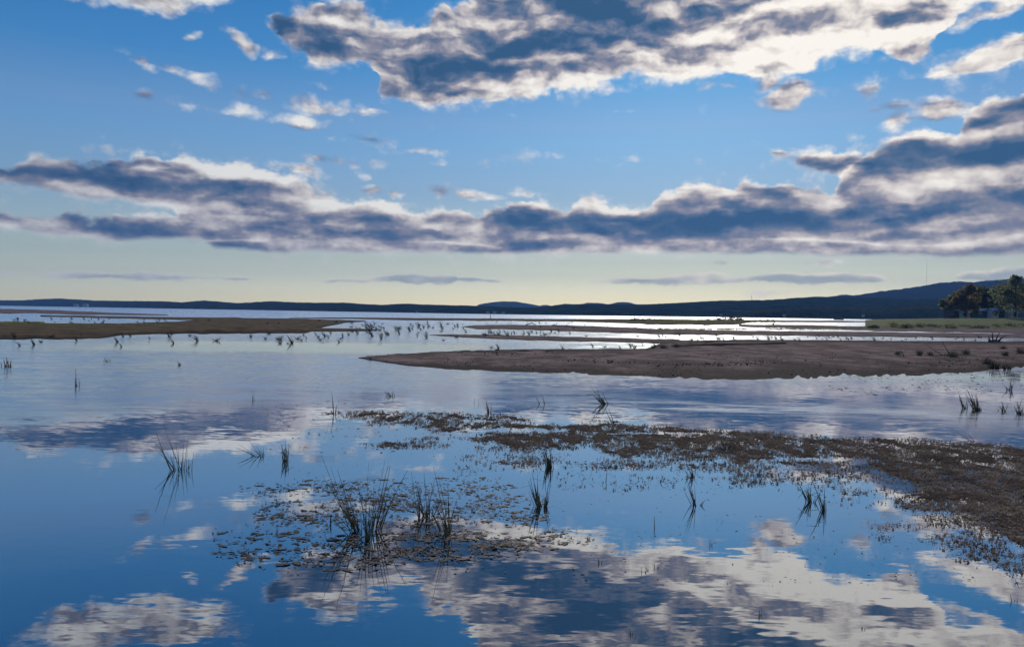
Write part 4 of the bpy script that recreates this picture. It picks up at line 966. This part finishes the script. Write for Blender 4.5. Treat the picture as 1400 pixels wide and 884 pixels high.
for (x0, x1, y0, y1), lab, grp, n in REG:
    got = 0; tries = 0
    while got < n and tries < 9000:
        tries += 1
        px, py = lr.uniform(x0, x1), lr.uniform(y0, y1)
        if lr.random() > leaf_ok(px, py): continue
        p = ground(px, py, .003 + .006 * lr.random())
        dk = lr.random() > .7; o = obj('floating_leaf', leaf_meshes[lr.randrange(8)][int(dk)], None, p)
        s = lr.uniform(.045, .105); o.scale = (s, s, s * .8); o.rotation_euler = (lr.gauss(0, .03), lr.gauss(0, .03), lr.gauss(0, .6))
        tag(o, lab % ('small' if s < .065 else 'large' if s > .088 else 'medium sized', 'dark sodden' if dk else 'pale grey brown'), 'leaf', grp); got += 1
# crumbled leaves and scum between them, past counting
vs, fs = [], []
for _ in range(30000):
    px, py = lr.uniform(290, 850), lr.uniform(635, 800)
    if lr.random() > leaf_ok(px, py) * .75: continue
    flake(ground(px, py), lr.uniform(.012, .05), .005, lr)
for _ in range(3000):                                   # specks over the pools
    px, py = lr.uniform(330, 1400), lr.uniform(600, 800)
    if lr.random() > .25 + .8 * fbm(px * .01, py * .04, 9): continue
    flake(ground(px, py), lr.uniform(.008, .03), .004, lr)
for _ in range(1200):
    px, py = lr.uniform(1130, 1400), lr.uniform(508, 540)
    if lr.random() > .2 + .9 * fbm(px * .02, py * .15, 19): continue
    flake(ground(px, py), lr.uniform(.04, .12), .012, lr)
for _ in range(500):
    px, py = lr.uniform(350, 560), lr.uniform(548, 620)
    if lr.random() > .3 + .9 * fbm(px * .02, py * .1, 13): continue
    flake(ground(px, py), lr.uniform(.02, .07), .006, lr)
tag(obj('leaf_litter', mesh('leaf_litter', vs, fs, M_leaf)), 'crumbled brown leaf litter and specks drifting on the pool', kind='stuff')

vs, fs = [], []
for _ in range(6500):
    px, py = lr.uniform(500, 1640), lr.uniform(480, 515)
    if lr.random() > .12 + 1.0 * fbm(px * .008, py * .12, 23) + (.35 if py > 505 else 0): continue
    if py > lerp_tab([(500, 489), (560, 498), (620, 503), (700, 507), (800, 511), (900, 514), (1000, 515), (1100, 513), (1250, 509), (1330, 505), (1640, 503)], px) - .8: continue
    p = ground(px, py, .12 if py < 500 else .04); s = lr.uniform(.02, .05) * (2.2 if lr.random() < .12 else 1)
    a = lr.uniform(0, 3.1); k = len(vs)
    vs.extend([(p.x - s, p.y, p.z - .06), (p.x + s, p.y + s * .4, p.z - .06), (p.x + s * .2, p.y, p.z + s * .5), (p.x - s * .3, p.y + s, p.z - .05)]); fs.extend([(k, k + 1, k + 2), (k + 1, k + 3, k + 2), (k + 3, k, k + 2)])
tag(obj('beach_debris', mesh('beach_debris', vs, fs, M_wood)), 'bits of wood and dead weed strewn over the broad sandbar', kind='stuff')

# ------------------------------------------------------------------ air
hz_m = bpy.data.materials.new('haze'); hz_m.use_nodes = True; t = hz_m.node_tree; t.nodes.clear()
pv = t.nodes.new('ShaderNodeVolumePrincipled'); pv.inputs['Color'].default_value = (*HAZE_COL, 1); pv.inputs['Density'].default_value = HAZE_D; pv.inputs['Anisotropy'].default_value = 0.0
ot = t.nodes.new('ShaderNodeOutputMaterial'); t.links.new(pv.outputs[0], ot.inputs['Volume'])
v, f = [], []; box(v, f, (0, 0, (170 - 1.6) / 2), (7400, 7400, 170 + 1.6))
tag(obj('haze', mesh('haze', v, f, hz_m)), kind='stuff')
